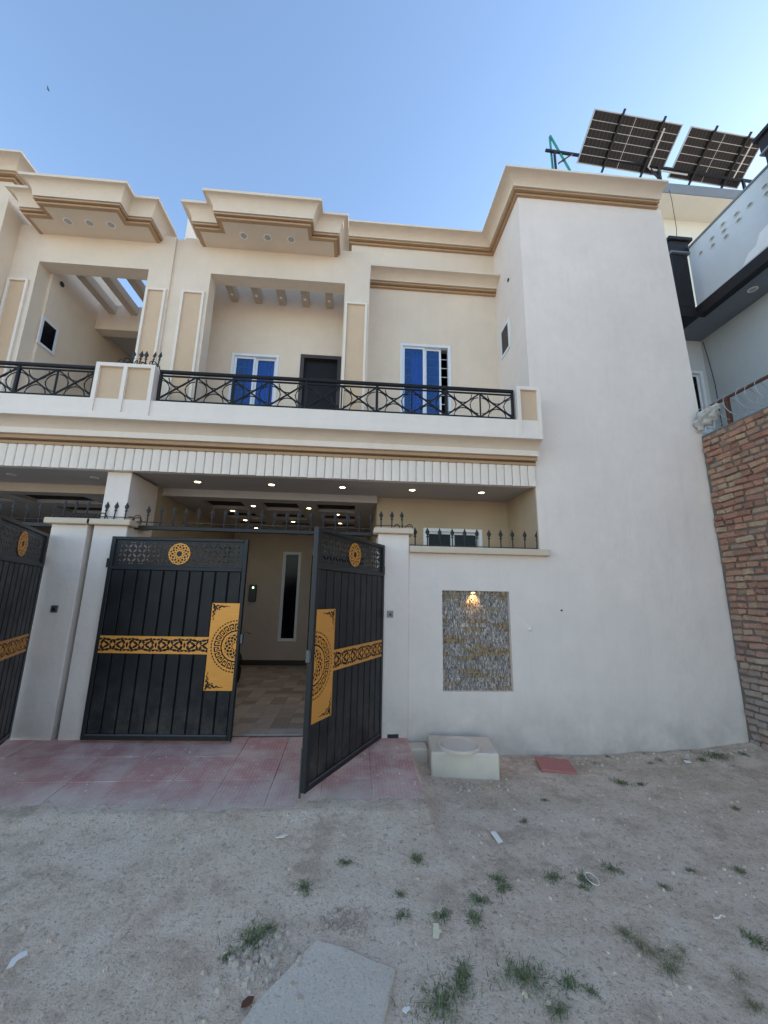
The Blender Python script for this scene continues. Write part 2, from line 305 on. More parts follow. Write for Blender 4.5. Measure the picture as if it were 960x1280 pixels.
# ------------------------------------------------------------------ mesh helpers
class MB:
    def __init__(s): s.v = []; s.f = []
    def add(s, vs, fs):
        k = len(s.v); s.v += [tuple(v) for v in vs]; s.f += [tuple(i + k for i in f) for f in fs]; return s
    def box(s, x0, x1, y0, y1, z0, z1, c=0.0):
        if c <= 0:
            vs = [(x, y, z) for x in (x0, x1) for y in (y0, y1) for z in (z0, z1)]
            fs = [(0, 1, 3, 2), (4, 6, 7, 5), (0, 4, 5, 1), (2, 3, 7, 6), (0, 2, 6, 4), (1, 5, 7, 3)]
            return s.add(vs, fs)
        # chamfered box
        c = min(c, (x1 - x0) * .45, (y1 - y0) * .45, (z1 - z0) * .45)
        lo, hi = (x0, y0, z0), (x1, y1, z1); vs = []; idx = {}
        for i in (0, 1):
            for j in (0, 1):
                for k in (0, 1):
                    for a in range(3):
                        q = [(lo, hi)[t][ax] for ax, t in enumerate((i, j, k))]
                        for ax, t in enumerate((i, j, k)):
                            if ax != a: q[ax] += c if t == 0 else -c
                        idx[(i, j, k, a)] = len(vs); vs.append(tuple(q))
        fs = []
        for a in range(3):
            b_, d_ = [x for x in range(3) if x != a]
            for t in (0, 1):
                l = []
                for (p_, q_) in ((0, 0), (1, 0), (1, 1), (0, 1)):
                    k = [0, 0, 0]; k[a] = t; k[b_] = p_; k[d_] = q_; l.append(idx[(*k, a)])
                # chamfered corner vertices of face a keep full extent on axis a
                fs.append(tuple(l if (t == 1) == (a != 1) else l[::-1]))
            for p_ in (0, 1):
                for q_ in (0, 1):
                    k0 = [0, 0, 0]; k0[b_] = p_; k0[d_] = q_; k1 = list(k0); k1[a] = 1
                    fs.append((idx[(*k0, b_)], idx[(*k1, b_)], idx[(*k1, d_)], idx[(*k0, d_)]))
        for i in (0, 1):
            for j in (0, 1):
                for k in (0, 1): fs.append(tuple(idx[(i, j, k, a)] for a in range(3)))
        return s.add(vs, fs)
    def prism(s, poly, axis, a0, a1):
        n = len(poly); vs = []
        for a in (a0, a1):
            for (p, q) in poly:
                vs.append({'x': (a, p, q), 'y': (p, a, q), 'z': (p, q, a)}[axis])
        fs = [tuple(range(n))[::-1], tuple(range(n, 2 * n))] + [(i, (i + 1) % n, n + (i + 1) % n, n + i) for i in range(n)]
        return s.add(vs, fs)
    def tube(s, pts, r, n=6, cap=True, closed=False):
        pts = [Vector(p) for p in pts]; m = len(pts); rs = r if isinstance(r, (list, tuple)) else [r] * m
        base = len(s.v); up = Vector((0, 0, 1))
        for i, p in enumerate(pts):
            if closed: t = pts[(i + 1) % m] - pts[i - 1]
            else: t = pts[min(i + 1, m - 1)] - pts[max(i - 1, 0)]
            t.normalize()
            u = up if abs(t.z) < 0.95 else Vector((1, 0, 0))
            a = t.cross(u).normalized(); b = a.cross(t)
            for k in range(n):
                an = 2 * math.pi * (k + .5) / n
                s.v.append(tuple(p + (a * math.cos(an) + b * math.sin(an)) * rs[i]))
        for i in range(m if closed else m - 1):
            j = (i + 1) % m
            for k in range(n):
                s.f.append((base + i * n + k, base + i * n + (k + 1) % n, base + j * n + (k + 1) % n, base + j * n + k))
        if cap and not closed:
            s.f.append(tuple(base + k for k in range(n))[::-1]); s.f.append(tuple(base + (m - 1) * n + k for k in range(n)))
        return s
    def lathe(s, prof, cx, cy, cz, n=20, axis='z'):
        base = len(s.v); m = len(prof)
        for (r, h) in prof:
            for k in range(n):
                a = 2 * math.pi * k / n; u, w = r * math.cos(a), r * math.sin(a)
                s.v.append({'z': (cx + u, cy + w, cz + h), 'y': (cx + u, cy + h, cz + w), 'x': (cx + h, cy + u, cz + w)}[axis])
        for i in range(m - 1):
            for k in range(n):
                s.f.append((base + i * n + k, base + i * n + (k + 1) % n, base + (i + 1) * n + (k + 1) % n, base + (i + 1) * n + k))
        s.f.append(tuple(base + k for k in range(n))[::-1]); s.f.append(tuple(base + (m - 1) * n + k for k in range(n)))
        return s
    def sheet(s, us, vs_, solid, place, d0, d1):
        """rect grid of solid cells (us, vs_ = cut lines) extruded between depths d0, d1: clean, no inner faces"""
        nu, nv = len(us) - 1, len(vs_) - 1; idx = {}
        def V(i, j, d):
            k = (i, j, d)
            if k not in idx: idx[k] = len(s.v); s.v.append(place(us[i], vs_[j], (d0, d1)[d]))
            return idx[k]
        S = lambda i, j: 0 <= i < nu and 0 <= j < nv and solid(i, j)
        for i in range(nu):
            for j in range(nv):
                if not S(i, j): continue
                s.f.append((V(i, j, 0), V(i + 1, j, 0), V(i + 1, j + 1, 0), V(i, j + 1, 0)))
                s.f.append((V(i, j, 1), V(i, j + 1, 1), V(i + 1, j + 1, 1), V(i + 1, j, 1)))
                if not S(i, j - 1): s.f.append((V(i, j, 0), V(i, j, 1), V(i + 1, j, 1), V(i + 1, j, 0)))
                if not S(i, j + 1): s.f.append((V(i, j + 1, 0), V(i + 1, j + 1, 0), V(i + 1, j + 1, 1), V(i, j + 1, 1)))
                if not S(i - 1, j): s.f.append((V(i, j, 0), V(i, j + 1, 0), V(i, j + 1, 1), V(i, j, 1)))
                if not S(i + 1, j): s.f.append((V(i + 1, j, 0), V(i + 1, j, 1), V(i + 1, j + 1, 1), V(i + 1, j + 1, 0)))
        return s
    def wall(s, a0, a1, z0, z1, d0, d1, holes=(), axis='x'):
        """wall slab along x (or y) with rectangular holes (a0,a1,z0,z1)"""
        us = sorted({a0, a1, *[h[0] for h in holes], *[h[1] for h in holes]}); us = [u for u in us if a0 <= u <= a1]
        vs = sorted({z0, z1, *[h[2] for h in holes], *[h[3] for h in holes]}); vs = [v for v in vs if z0 <= v <= z1]
        def solid(i, j):
            u, v = (us[i] + us[i + 1]) / 2, (vs[j] + vs[j + 1]) / 2
            return not any(h[0] < u < h[1] and h[2] < v < h[3] for h in holes)
        pl = (lambda u, v, d: (u, d, v)) if axis == 'x' else ((lambda u, v, d: (d, u, v)) if axis == 'y' else (lambda u, v, d: (u, v, d)))
        return s.sheet(us, vs, solid, pl, d0, d1)
    def sweep(s, path, prof, side=1, caps=True):
        """sweep profile [(e, z)] along plan path [(x, y)]; e is measured to the right of travel * side; mitred corners"""
        P = [Vector(p) for p in path]; n = len(P); dirs = []
        for i in range(n - 1): dirs.append((P[i + 1] - P[i]).normalized())
        nr = [Vector((d.y, -d.x)) * side for d in dirs]
        offs = []
        for i in range(n):
            if i == 0: offs.append(nr[0])
            elif i == n - 1: offs.append(nr[-1])
            else:
                a, b = nr[i - 1], nr[i]; offs.append((a + b) / (1 + a.dot(b)))
        base = len(s.v); m = len(prof)
        for i in range(n):
            for (e, z) in prof: q = P[i] + offs[i] * e; s.v.append((q.x, q.y, z))
        for i in range(n - 1):
            for k in range(m):
                k2 = (k + 1) % m
                s.f.append((base + i * m + k, base + (i + 1) * m + k, base + (i + 1) * m + k2, base + i * m + k2))
        if caps:
            s.f.append(tuple(base + k for k in range(m))); s.f.append(tuple(base + (n - 1) * m + k for k in range(m))[::-1])
        return s
    def mesh(s, name):
        me = bpy.data.meshes.new(name); me.from_pydata(s.v, [], s.f)
        import bmesh
        bm = bmesh.new(); bm.from_mesh(me); bmesh.ops.recalc_face_normals(bm, faces=bm.faces); bm.to_mesh(me); bm.free()
        return me

def put(name, mb, m, parent=None, smooth=False, bevel=0.0, label=None, cat=None, group=None, kind=None):
    me = mb if isinstance(mb, bpy.types.Mesh) else mb.mesh(name)
    if not me.materials: me.materials.append(M[m])
    if smooth:
        me.polygons.foreach_set('use_smooth', [True] * len(me.polygons))
    o = bpy.data.objects.new(name, me); COL.objects.link(o)
    if parent is not None: o.parent = parent
    if bevel:
        b = o.modifiers.new('bevel', 'BEVEL'); b.width = bevel; b.segments = 2; b.limit_method = 'ANGLE'; b.angle_limit = R(40)
    tag(o, label, cat, group, kind)
    return o
def tag(o, label=None, cat=None, group=None, kind=None):
    if label: o['label'] = label
    if cat: o['category'] = cat
    if group: o['group'] = group
    if kind: o['kind'] = kind
    return o
def thing(name, label, cat, loc=(0, 0, 0), rz=0.0, group=None):
    o = bpy.data.objects.new(name, None); COL.objects.link(o); o.location = loc; o.rotation_euler = (0, 0, rz)
    o.empty_display_size = 0.2
    return tag(o, label, cat, group)
def copy_obj(o, parent=None, loc=None):
    c = o.copy(); COL.objects.link(c); c.parent = parent
    if loc is not None: c.location = loc
    return c

# ---------------------------------------------------------------- value noise for terrain
def vnoise(x, y, seed):
    r = np.random.default_rng(seed).random((256, 256))
    xi = np.floor(x).astype(int); yi = np.floor(y).astype(int); fx = x - xi; fy = y - yi
    fx = fx * fx * (3 - 2 * fx); fy = fy * fy * (3 - 2 * fy)
    g = lambda a, b: r[a % 256, b % 256]
    return (g(xi, yi) * (1 - fx) + g(xi + 1, yi) * fx) * (1 - fy) + (g(xi, yi + 1) * (1 - fx) + g(xi + 1, yi + 1) * fx) * fy
RY0, RY1, RZ0, RZ1 = 3.44, 4.70, -0.055, 0.045
def ground_z(x, y):
    x = np.asarray(x, float); y = np.asarray(y, float)
    wall = np.interp(x, [-4, 0.3, 0.65, 1.67, 2.8, 4.0, 4.62, 6], [-0.12, -0.12, -0.13, -0.155, -0.165, -0.12, -0.055, -0.02])
    front = np.interp(x, [-6, 0, 2, 5], [-0.095, -0.10, -0.11, -0.08])
    t = np.clip((y - 2.6) / 2.0, 0, 1)
    z = front * (1 - t) + wall * t
    # dirt drifted against the front edge of the ramp
    # heaped strip along the wall foot at the right
    z = z + 0.04 * np.exp(-((y - 4.62) / 0.10) ** 2) * np.clip((x - 1.9) * 2, 0, 1) * vnoise(x * 4, y * 4, 5)
    # dirt drifted over the front edge of the ramp
    edge = 3.52 + (vnoise(x * 1.3, x * 0 + 3.3, 8) - .5) * 0.16 + (vnoise(x * 5.1, y * 5.1, 9) - .5) * 0.07
    top = RZ0 + (np.maximum(y, RY0) - RY0) * (RZ1 - RZ0) / (RY1 - RY0)
    cover = top + np.clip((edge - y) / 0.10, -1, 1) * 0.007 + (vnoise(x * 30, y * 30, 12) - .5) * 0.006
    wgt = np.exp(-np.clip(3.40 - y, 0, 9) / 0.30) * np.clip((0.70 - x) / 0.06, 0, 1)
    z = np.where(y < 4.7, z * (1 - wgt) + cover * wgt, z)
    inside = (y > 4.75) | (x > 4.72)
    z = np.where(inside, -0.26, z)
    ramp_ = (x < 0.60) & (y > edge + .10) & (y < 4.75)
    z = np.where(ramp_, np.minimum(z, -0.16), z)
    return z

def stretch(lo, hi, step, far, k=1.35):
    core = list(np.arange(lo, hi + 1e-6, step)); a, s = hi, step; r = []
    while a < far: s *= k; a += s; r.append(a)
    a, s = lo, step; l = []
    while a > -far: s *= k; a -= s; l.append(a)
    return np.array(l[::-1] + core + r)
xs = stretch(-3.6, 4.9, 0.026, 900); ys = stretch(1.3, 4.8, 0.026, 900)
GX, GY = np.meshgrid(xs, ys); GZ = ground_z(GX, GY)
nx, ny = len(xs), len(ys)
me = bpy.data.meshes.new('ground')
vv = np.stack([GX.ravel(), GY.ravel(), GZ.ravel()], 1)
ii = np.arange(nx * ny).reshape(ny, nx)
ff = np.stack([ii[:-1, :-1].ravel(), ii[:-1, 1:].ravel(), ii[1:, 1:].ravel(), ii[1:, :-1].ravel()], 1)
me.vertices.add(len(vv)); me.vertices.foreach_set('co', vv.ravel())
me.loops.add(ff.size); me.loops.foreach_set('vertex_index', ff.ravel())
me.polygons.add(len(ff)); me.polygons.foreach_set('loop_start', np.arange(0, ff.size, 4)); me.polygons.foreach_set('loop_total', np.full(len(ff), 4))
me.update(); me.validate()
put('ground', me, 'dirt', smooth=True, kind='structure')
def gz(x, y): return float(ground_z(np.array([x]), np.array([y]))[0])

# ------------------------------------------------------------------ paved ramp: pink tiles, each its own piece
RY0, RY1, RZ0, RZ1 = 3.44, 4.70, -0.055, 0.045
slope = math.atan2(RZ1 - RZ0, RY1 - RY0)
mb = MB(); mb.prism([(3.40, -0.30), (4.72, -0.30), (4.72, RZ1 - 0.020), (3.40, RZ0 - 0.024)], 'x', -6.2, 0.640)
pave = put('pavement', mb, 'mortar', kind='structure')
TS = 0.42
tile_me = MB().box(-TS / 2 + .001, TS / 2 - .001, -TS / 2 + .001, TS / 2 - .001, -0.03, 0.0, 0.003).mesh('tile')
for i in range(17):
    for j in range(3):
        x = 0.63 - TS / 2 - i * TS; y = RY0 + TS / 2 + j * TS
        z = RZ0 + (y - RY0) * math.tan(slope)
        o = put('tile', tile_me, 'pink_tile', pave)
        o.location = (x, y, z + random.uniform(-.003, .003)); o.rotation_euler = (slope + random.uniform(-.006, .006), random.uniform(-.006, .006), 0)
# carport floors: base slab and tiles
FT = 0.199
ftile = MB().box(-FT / 2 + .0015, FT / 2 - .0015, -FT / 2 + .0015, FT / 2 - .0015, -0.01, 0.0).mesh('tile')
floor1 = put('carport_floor', MB().box(-2.69, 0.30, 4.725, 9.6, -0.2, 0.045), 'mortar', kind='structure')
rest = MB()
for j in range(22):
    for i in range(15):
        x = -2.688 + FT / 2 + i * FT; y = 4.73 + FT / 2 + j * FT
        if j < 20:
            o = put('tile', ftile, 'floor_tile', floor1); o.location = (x, y, 0.056); o.rotation_euler = (0, 0, random.choice((0, 1, 2, 3)) * math.pi / 2)
        else: rest.box(x - FT / 2 + .0015, x + FT / 2 - .0015, y - FT / 2 + .0015, y + FT / 2 - .0015, .046, .056)
put('rear_tiles', rest, 'floor_tile', floor1, kind='stuff')
put('carport_floor', MB().box(-6.6, -2.96, 4.725, 9.6, -0.2, 0.052), 'floor_tile', kind='structure')

# ------------------------------------------------------------------ architectural pieces
W = 4.689                   # plane of boundary wall and tall block
YP, YPB = 5.18, 5.40        # balcony portal, front and back
PARTY = -2.757
def cornice(parent, path, zb, side=1, name='cornice', top=True):
    """two stepped brown mouldings under a flared cove and a thin lip; zb = level where the mouldings start"""
    back = -0.10
    mb = MB(); mb.sweep(path, [(back, zb), (0.040, zb), (0.040, zb + .030), (back, zb + .030)], side)
    put('moulding', mb, 'mould', parent)
    mb = MB(); mb.sweep(path, [(back, zb + .0302), (0.030, zb + .0302), (0.030, zb + .0418), (back, zb + .0418)], side)
    put('moulding', mb, 'mould_dark', parent)
    mb = MB(); mb.sweep(path, [(back, zb + .042), (0.085, zb + .042), (0.085, zb + .066), (back, zb + .066)], side)
    put('moulding', mb, 'mould', parent)
    mb = MB(); mb.sweep(path, [(back, zb + .0662), (0.075, zb + .0662), (0.075, zb + .0778), (back, zb + .0778)], side)
    put('moulding', mb, 'mould_dark', parent)
    prof = [(back, zb + .078)]
    for k in range(9):
        t = k / 8; prof.append((0.105 + 0.160 * t ** 1.5, zb + .078 + 0.10 * math.sin(t * math.pi / 2) ** 1.1))
    prof += [(0.285, zb + .178), (0.285, zb + .208), (back, zb + .212)]
    put(name, MB().sweep(path, prof, side), 'cream', parent)

def window(parent, x0, x1, z0, z1, y, split=(0.5,), glass='blue_glass', frame='aluminium', bars=0, fw=0.045, open_last=False, sill=False):
    """sliding window set in a hole of a wall facing -y; y = wall face"""
    w = bpy.data.objects.new('window', None); COL.objects.link(w); w.parent = parent
    mb = MB(); yf0, yf1 = y - 0.012, y + 0.07
    mb.box(x0, x0 + fw, yf0, yf1, z0, z1, .004); mb.box(x1 - fw, x1, yf0, yf1, z0, z1, .004)
    mb.box(x0 + fw, x1 - fw, yf0, yf1, z1 - fw, z1, .004); mb.box(x0 + fw, x1 - fw, yf0, yf1, z0, z0 + fw, .004)
    put('frame', mb, frame, w)
    cuts = [x0 + fw] + [x0 + (x1 - x0) * s for s in split] + [x1 - fw]
    for k in range(len(cuts) - 1):
        a, b = cuts[k], cuts[k + 1]
        if open_last and k == len(cuts) - 2: continue
        yo = y + 0.018 + (0.026 if k % 2 else 0)
        mb = MB(); s = 0.032
        mb.box(a, a + s, yo, yo + .024, z0 + fw, z1 - fw); mb.box(b - s, b, yo, yo + .024, z0 + fw, z1 - fw)
        mb.box(a + s, b - s, yo, yo + .024, z1 - fw - s, z1 - fw); mb.box(a + s, b - s, yo, yo + .024, z0 + fw, z0 + fw + s)
        put('sash', mb, frame, w)
        put('pane', MB().box(a + s, b - s, yo + .010, yo + .014, z0 + fw + s, z1 - fw - s), glass, w)
    if bars:
        mb = MB()
        for k in range(1, bars):
            z = z0 + fw + (z1 - z0 - 2 * fw) * k / bars
            mb.box(x0 + fw, x1 - fw, y + .074, y + .084, z - .006, z + .006)
        for sx_ in (0.25, 0.5, 0.75):
            xx = x0 + (x1 - x0) * sx_; mb.box(xx - .008, xx + .008, y + .0845, y + .094, z0 + fw, z1 - fw)
        put('grille', mb, 'grille', w)
    return w
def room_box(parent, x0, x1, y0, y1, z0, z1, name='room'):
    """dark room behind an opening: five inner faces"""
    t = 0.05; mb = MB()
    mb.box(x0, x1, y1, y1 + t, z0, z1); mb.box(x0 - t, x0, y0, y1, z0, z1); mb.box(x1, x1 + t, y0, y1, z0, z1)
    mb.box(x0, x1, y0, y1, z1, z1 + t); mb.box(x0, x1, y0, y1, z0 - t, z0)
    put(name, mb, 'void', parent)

def downlight(parent, x, y, z, lit, r=0.037, energy=1.3):
    d = put('downlight', MB().lathe([(r * 1.35, 0.0), (r * 1.35, -0.006), (r * 1.05, -0.008), (r * 1.0, -0.002)], x, y, z, 18), 'lens_white', parent)
    put('lens', MB().lathe([(r * .95, -0.003), (r * .95, -0.0062), (r * .7, -0.0075)], x, y, z, 18), 'lit' if lit else 'lens_grey', d)
    if lit:
        ld = bpy.data.lights.new('lamp', 'SPOT'); ld.energy = energy; ld.color = (1.0, 0.80, 0.55); ld.spot_size = R(130); ld.spot_blend = 0.8; ld.shadow_soft_size = 0.04
        lo = bpy.data.objects.new('lamp', ld); COL.objects.link(lo); lo.parent = d; lo.location = (x, y, z - 0.02)

def canopy(parent, xl, xr, d, s):
    """stepped canopy: xl..xr underside width, centre part from xl+d to xr-d stands further out"""
    zc = 6.62; path = [(xl, 5.30), (xl, 4.89), (xl + d, 4.89), (xl + d, 4.70), (xr - d, 4.70), (xr - d, 4.89), (xr, 4.89), (xr, 5.30)]
    body = put('canopy', MB().prism(path, 'z', zc + .004, zc + .25), 'cream', parent)
    def off(e):
        return [(xl - e, 5.30), (xl - e, 4.89 - e), (xl + d - e, 4.89 - e), (xl + d - e, 4.70 - e), (xr - d + e, 4.70 - e), (xr - d + e, 4.89 - e), (xr + e, 4.89 - e), (xr + e, 5.30)]
    def ring(prof, m, nm): put(nm, MB().sweep(path, prof, 1), m, body)
    side_prof = lambda e, z0, z1: [(-.03, z0), (e, z0), (e, z1), (-.03, z1)]
    ring(side_prof(.020, zc, zc + .028), 'mould', 'moulding'); ring(side_prof(.012, zc + .0282, zc + .0398), 'mould_dark', 'moulding')
    ring(side_prof(.050, zc + .040, zc + .066), 'mould', 'moulding'); ring(side_prof(.042, zc + .0662, zc + .0798), 'mould_dark', 'moulding')
    prof = [(-.03, zc + .08)]
    for k in range(9):
        t = k / 8; prof.append((0.058 + 0.105 * t ** 1.7, zc + .08 + 0.18 * math.sin(t * math.pi / 2) ** 1.0))
    prof += [(.180, zc + .262), (.180, zc + .30), (-.03, zc + .305)]
    ring(prof, 'cream', 'cove')
    put('roof_slab', MB().prism(off(-.028), 'z', zc + .2504, zc + .303), 'cream', body)
    xm = (xl + xr) / 2
    for k in (-1, 0, 1): downlight(body, xm + k * s, 4.93, zc + .003, False, 0.045)
    return body

def pilaster(parent, x0, x1, px0, px1, z0=3.5, z1=6.15):
    """tan sunk panel framed by raised plaster margins on the portal face"""
    f = 0.035; zt = 5.80; mb = MB()
    mb.box(px0 - f, px0, YP - .03, YP - .0005, z0, zt + f, .003); mb.box(px1, px1 + f, YP - .03, YP - .0005, z0, zt + f, .003)
    mb.box(px0, px1, YP - .03, YP - .0005, zt, zt + f, .003)
    put('panel_frame', mb, 'frame_trim', parent)
    put('panel', MB().box(px0 + .001, px1 - .001, YP - .004, YP - .0006, z0, zt - .001), 'tan', parent)

def flutes(parent, x0, x1):
    n = int(round((x1 - x0) / 0.102)); w = (x1 - x0) / n
    band = put('fluted_band', MB().box(x0, x1, W + .001, 4.75, 2.932, 3.2), 'white_trim', parent)
    h = 0.135; p = [(-w / 2 + .003, 0.002), (-w / 2 + .003, -.020), (-w / 2 + .010, -.029), (0, -.032), (w / 2 - .010, -.029), (w / 2 - .003, -.020), (w / 2 - .003, 0.002)]
    me = MB().prism(p, 'z', -h, h).mesh('flute')
    for i in range(n):
        o = put('flute', me, 'white_trim', band); o.location = (x0 + (i + .5) * w, W, 3.066 + random.uniform(-.0025, .0025))

def balcony(parent, x0, x1):
    """slab edge: stepped brown mouldings, cove, lip and low kerb"""
    path = [(x0, W), (x1, W)]
    g = bpy.data.objects.new('balcony', None); COL.objects.link(g); g.parent = parent
    bk = -.30
    for (e0, z0, z1, m) in ((.045, 3.203, 3.236, 'mould'), (.035, 3.2362, 3.2538, 'mould_dark'), (.090, 3.254, 3.296, 'mould'), (.080, 3.2962, 3.3078, 'mould_dark')):
        put('moulding', MB().sweep(path, [(bk, z0), (e0, z0), (e0, z1), (bk, z1)]), m, g)
    prof = [(bk, 3.308)]
    for k in range(9):
        t = k / 8; prof.append((0.11 + 0.155 * t ** 1.6, 3.308 + 0.150 * math.sin(t * math.pi / 2)))
    put('cove', MB().sweep(path, prof + [(.270, 3.4615), (bk, 3.4615)]), 'cream', g)
    prof = [(bk, 3.462), (.289, 3.462), (.289, 3.515), (.262, 3.522), (.262, 3.715), (.12, 3.715), (.12, 3.50), (bk, 3.50)]
    put('slab_edge', MB().sweep(path, prof), 'white_trim', g)
    return g

def panel_block(parent, x0, x1, splits, y0=4.408, y1=4.60, z0=3.5155, z1=4.165):
    """solid parapet block with sunk tan panels"""
    f = 0.045; edges = [x0] + splits + [x1]; holes = []
    for k in range(len(edges) - 1):
        a = edges[k] + (f if k == 0 else f / 2); b = edges[k + 1] - (f if k == len(edges) - 2 else f / 2)
        holes.append((a, b, z0 + .03, z1 - f))
    blk = put('parapet_block', MB().wall(x0, x1, z0, z1, y0, y0 + .05, holes), 'white_trim', parent)
    put('core', MB().box(x0, x1, y0 + .0502, y1, z0, z1), 'white_trim', blk)
    for h in holes: put('panel', MB().box(h[0] + .001, h[1] - .001, y0 + .034, y0 + .0498, h[2] + .001, h[3] - .001), 'tan', blk)

# ================================================================== main house
H = thing('house', 'cream two-storey house with stepped canopy and tall plain block behind the open black gate', 'house', (0, 0, 0))
# tall plain block, right edge slightly out of plumb
edge = [(2.27, -0.3), (4.632, -0.3), (4.662, 3.0), (4.655, 4.2), (4.552, 7.465), (2.27, 7.465)]
put('wall', MB().prism(edge, 'y', W, 9.6), 'offwhite', H)
# recess wall, with balcony window
put('wall', MB().wall(-0.23, 2.27, 3.3, 7.465, 5.76, 5.98, [(0.632, 1.47, 3.75, 5.62)]), 'cream', H)
put('wall', MB().box(-0.23, 0.10, 5.981, 9.6, 3.3, 7.465), 'cream', H)
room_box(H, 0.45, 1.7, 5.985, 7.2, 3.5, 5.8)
w2 = window(H, 0.632, 1.47, 3.75, 5.62, 5.76, (0.49, 0.82), bars=11, open_last=True)
mb = MB()
for k in range(7):
    a = 0.85 + k * .03; mb.box(a, a + .026, 5.90 + (k % 2) * .02, 5.92 + (k % 2) * .02, 3.8, 5.55)
put('curtain', mb, 'curtain', w2)
# roof cornice round block and recess, second cornice on the recess
cornice(H, [(-0.23, 7.5), (-0.23, 5.76), (2.27, 5.76), (2.27, W), (4.475, W)], 7.465, 1)
put('roof', MB().box(-0.12, 4.44, 5.90, 9.6, 7.4652, 7.60), 'cream', H)
cornice(H, [(0.105, 5.76), (2.268, 5.76)], 6.63, 1)
# small window and drain hole in the side of the block
wd = bpy.data.objects.new('window', None); COL.objects.link(wd); wd.parent = H
put('frame', MB().wall(5.22, 5.58, 5.30, 5.80, 2.255, 2.2695, [(5.265, 5.535, 5.345, 5.755)], 'y'), 'aluminium', wd)
put('pane', MB().box(2.262, 2.2697, 5.266, 5.534, 5.346, 5.754), 'black_glass', wd)
put('drain_hole', MB().lathe([(0.028, -0.012), (0.028, 0.0), (0.02, 0.0)], 2.2695, 5.17, 6.44, 12, 'x'), 'drain', H)
# portal
put('portal', MB().wall(-2.69, 0.09, 3.45, 6.755, YP, YPB, [(-2.265, -0.285, 3.40, 6.165)]), 'cream', H)
pilaster(H, -2.69, -2.265, -2.60, -2.345); pilaster(H, -0.285, 0.09, -0.235, 0.028)
put('portal_link', MB().box(-2.8249, -2.6901, YP + .03, YPB - .01, 3.45, 6.750), 'cream', H)
canopy(H, -2.41, -0.435, 0.36, 0.34)
# pergola slats behind the portal beam
for k in range(5):
    x = -2.13 + k * 0.392
    sl = put('pergola_slat', MB().box(x - .055, x + .055, YPB + .002, 5.898, 6.285, 6.44, .004), 'slat_shaded', H)
    put('spotlight', MB().lathe([(0.025, 0), (0.025, -.006), (.018, -.008)], x, 5.72, 6.2848, 12), 'lens_white', sl)
# back wall of the portal balcony
put('wall', MB().wall(-2.69, -0.232, 3.3, 6.75, 5.90, 6.1, [(-2.085, -1.335, 3.9, 5.345), (-0.99, -0.325, 3.3, 5.39)]), 'cream', H)
put('wall', MB().box(-2.69, -2.47, YPB + .001, 5.899, 3.45, 6.75), 'cream', H)
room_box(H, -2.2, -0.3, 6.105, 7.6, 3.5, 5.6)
w1 = window(H, -2.085, -1.335, 3.9, 5.345, 5.90, (0.5,), bars=9)
mb = MB()
for k in range(13):
    a = -1.86 + k * .034; mb.box(a, a + .028, 6.03 + (k % 2) * .025, 6.05 + (k % 2) * .025, 3.95, 5.30)
put('curtain', mb, 'curtain', w1)
dr = put('door', MB().box(-0.93, -0.385, 5.965, 6.0, 3.52, 5.33), 'dark_door', H)
put('door_frame', MB().wall(-0.99, -0.325, 3.5, 5.39, 5.885, 6.02, [(-0.93, -0.385, 3.4, 5.33)]), 'dark_frame', dr)
# roof and rear parapets
put('roof', MB().box(-2.69, -0.232, 6.102, 9.6, 6.60, 6.75), 'cream', H)
put('stair_tower', MB().box(-3.42, -0.50, 6.55, 9.6, 6.76, 8.65), 'white_trim', H)  # only a left sliver shows; unseen bulk shaped to keep sun off the pergola
# balcony slab edge, fluted band, carport soffit
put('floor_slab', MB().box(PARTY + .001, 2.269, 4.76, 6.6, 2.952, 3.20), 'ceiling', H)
flutes(H, PARTY, 2.268)
bal = balcony(H, PARTY, 2.268)
put('balcony_floor', MB().box(PARTY + .001, 2.269, 4.56, 5.90, 3.3, 3.499), 'white_trim', H)
panel_block(H, 1.965, 2.268, [])
panel_block(H, -3.09, -2.425, [-2.757])
for x in (-2.07, -1.124, -0.193, 0.748, 1.703): downlight(H, x, 5.12, 2.952, True)
# bay under the balcony, right of the carport
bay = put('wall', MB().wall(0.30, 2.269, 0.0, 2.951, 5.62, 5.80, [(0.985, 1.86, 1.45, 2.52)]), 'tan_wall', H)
window(H, 0.985, 1.86, 1.45, 2.52, 5.62, (0.5,), glass='black_glass', fw=.05)
room_box(H, 0.85, 2.0, 5.805, 7.0, 1.3, 2.6)
put('bay_lining', MB().box(2.2585, 2.2698, W + .004, 5.619, 1.9, 2.951), 'tan_wall', H)
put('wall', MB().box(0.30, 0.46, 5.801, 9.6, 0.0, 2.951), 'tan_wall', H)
# carport: left wall with end column, rear wall, coffered ceiling
put('column', MB().box(-2.965, -2.69, 4.745, 5.40, 0.0, 2.93), 'offwhite', H, bevel=.006)
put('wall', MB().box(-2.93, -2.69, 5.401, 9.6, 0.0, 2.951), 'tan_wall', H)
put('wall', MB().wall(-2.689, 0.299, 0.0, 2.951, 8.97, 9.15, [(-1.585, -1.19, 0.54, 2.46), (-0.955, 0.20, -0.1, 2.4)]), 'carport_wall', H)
window(H, -1.585, -1.19, 0.54, 2.46, 8.97, (), glass='black_glass', frame='aluminium', fw=.028)
put('skirting', MB().box(-2.689, -0.956, 8.955, 8.9698, 0.05, 0.16), 'dark_frame', H)
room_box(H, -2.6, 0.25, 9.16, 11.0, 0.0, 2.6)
coff = []
for (y0, y1) in ((5.78, 6.30), (6.62, 7.10), (7.45, 7.90)):
    for (x0, x1) in ((-2.27, -1.70), (-1.42, -0.88), (-0.60, -0.02)): coff.append((x0, x1, y0, y1))
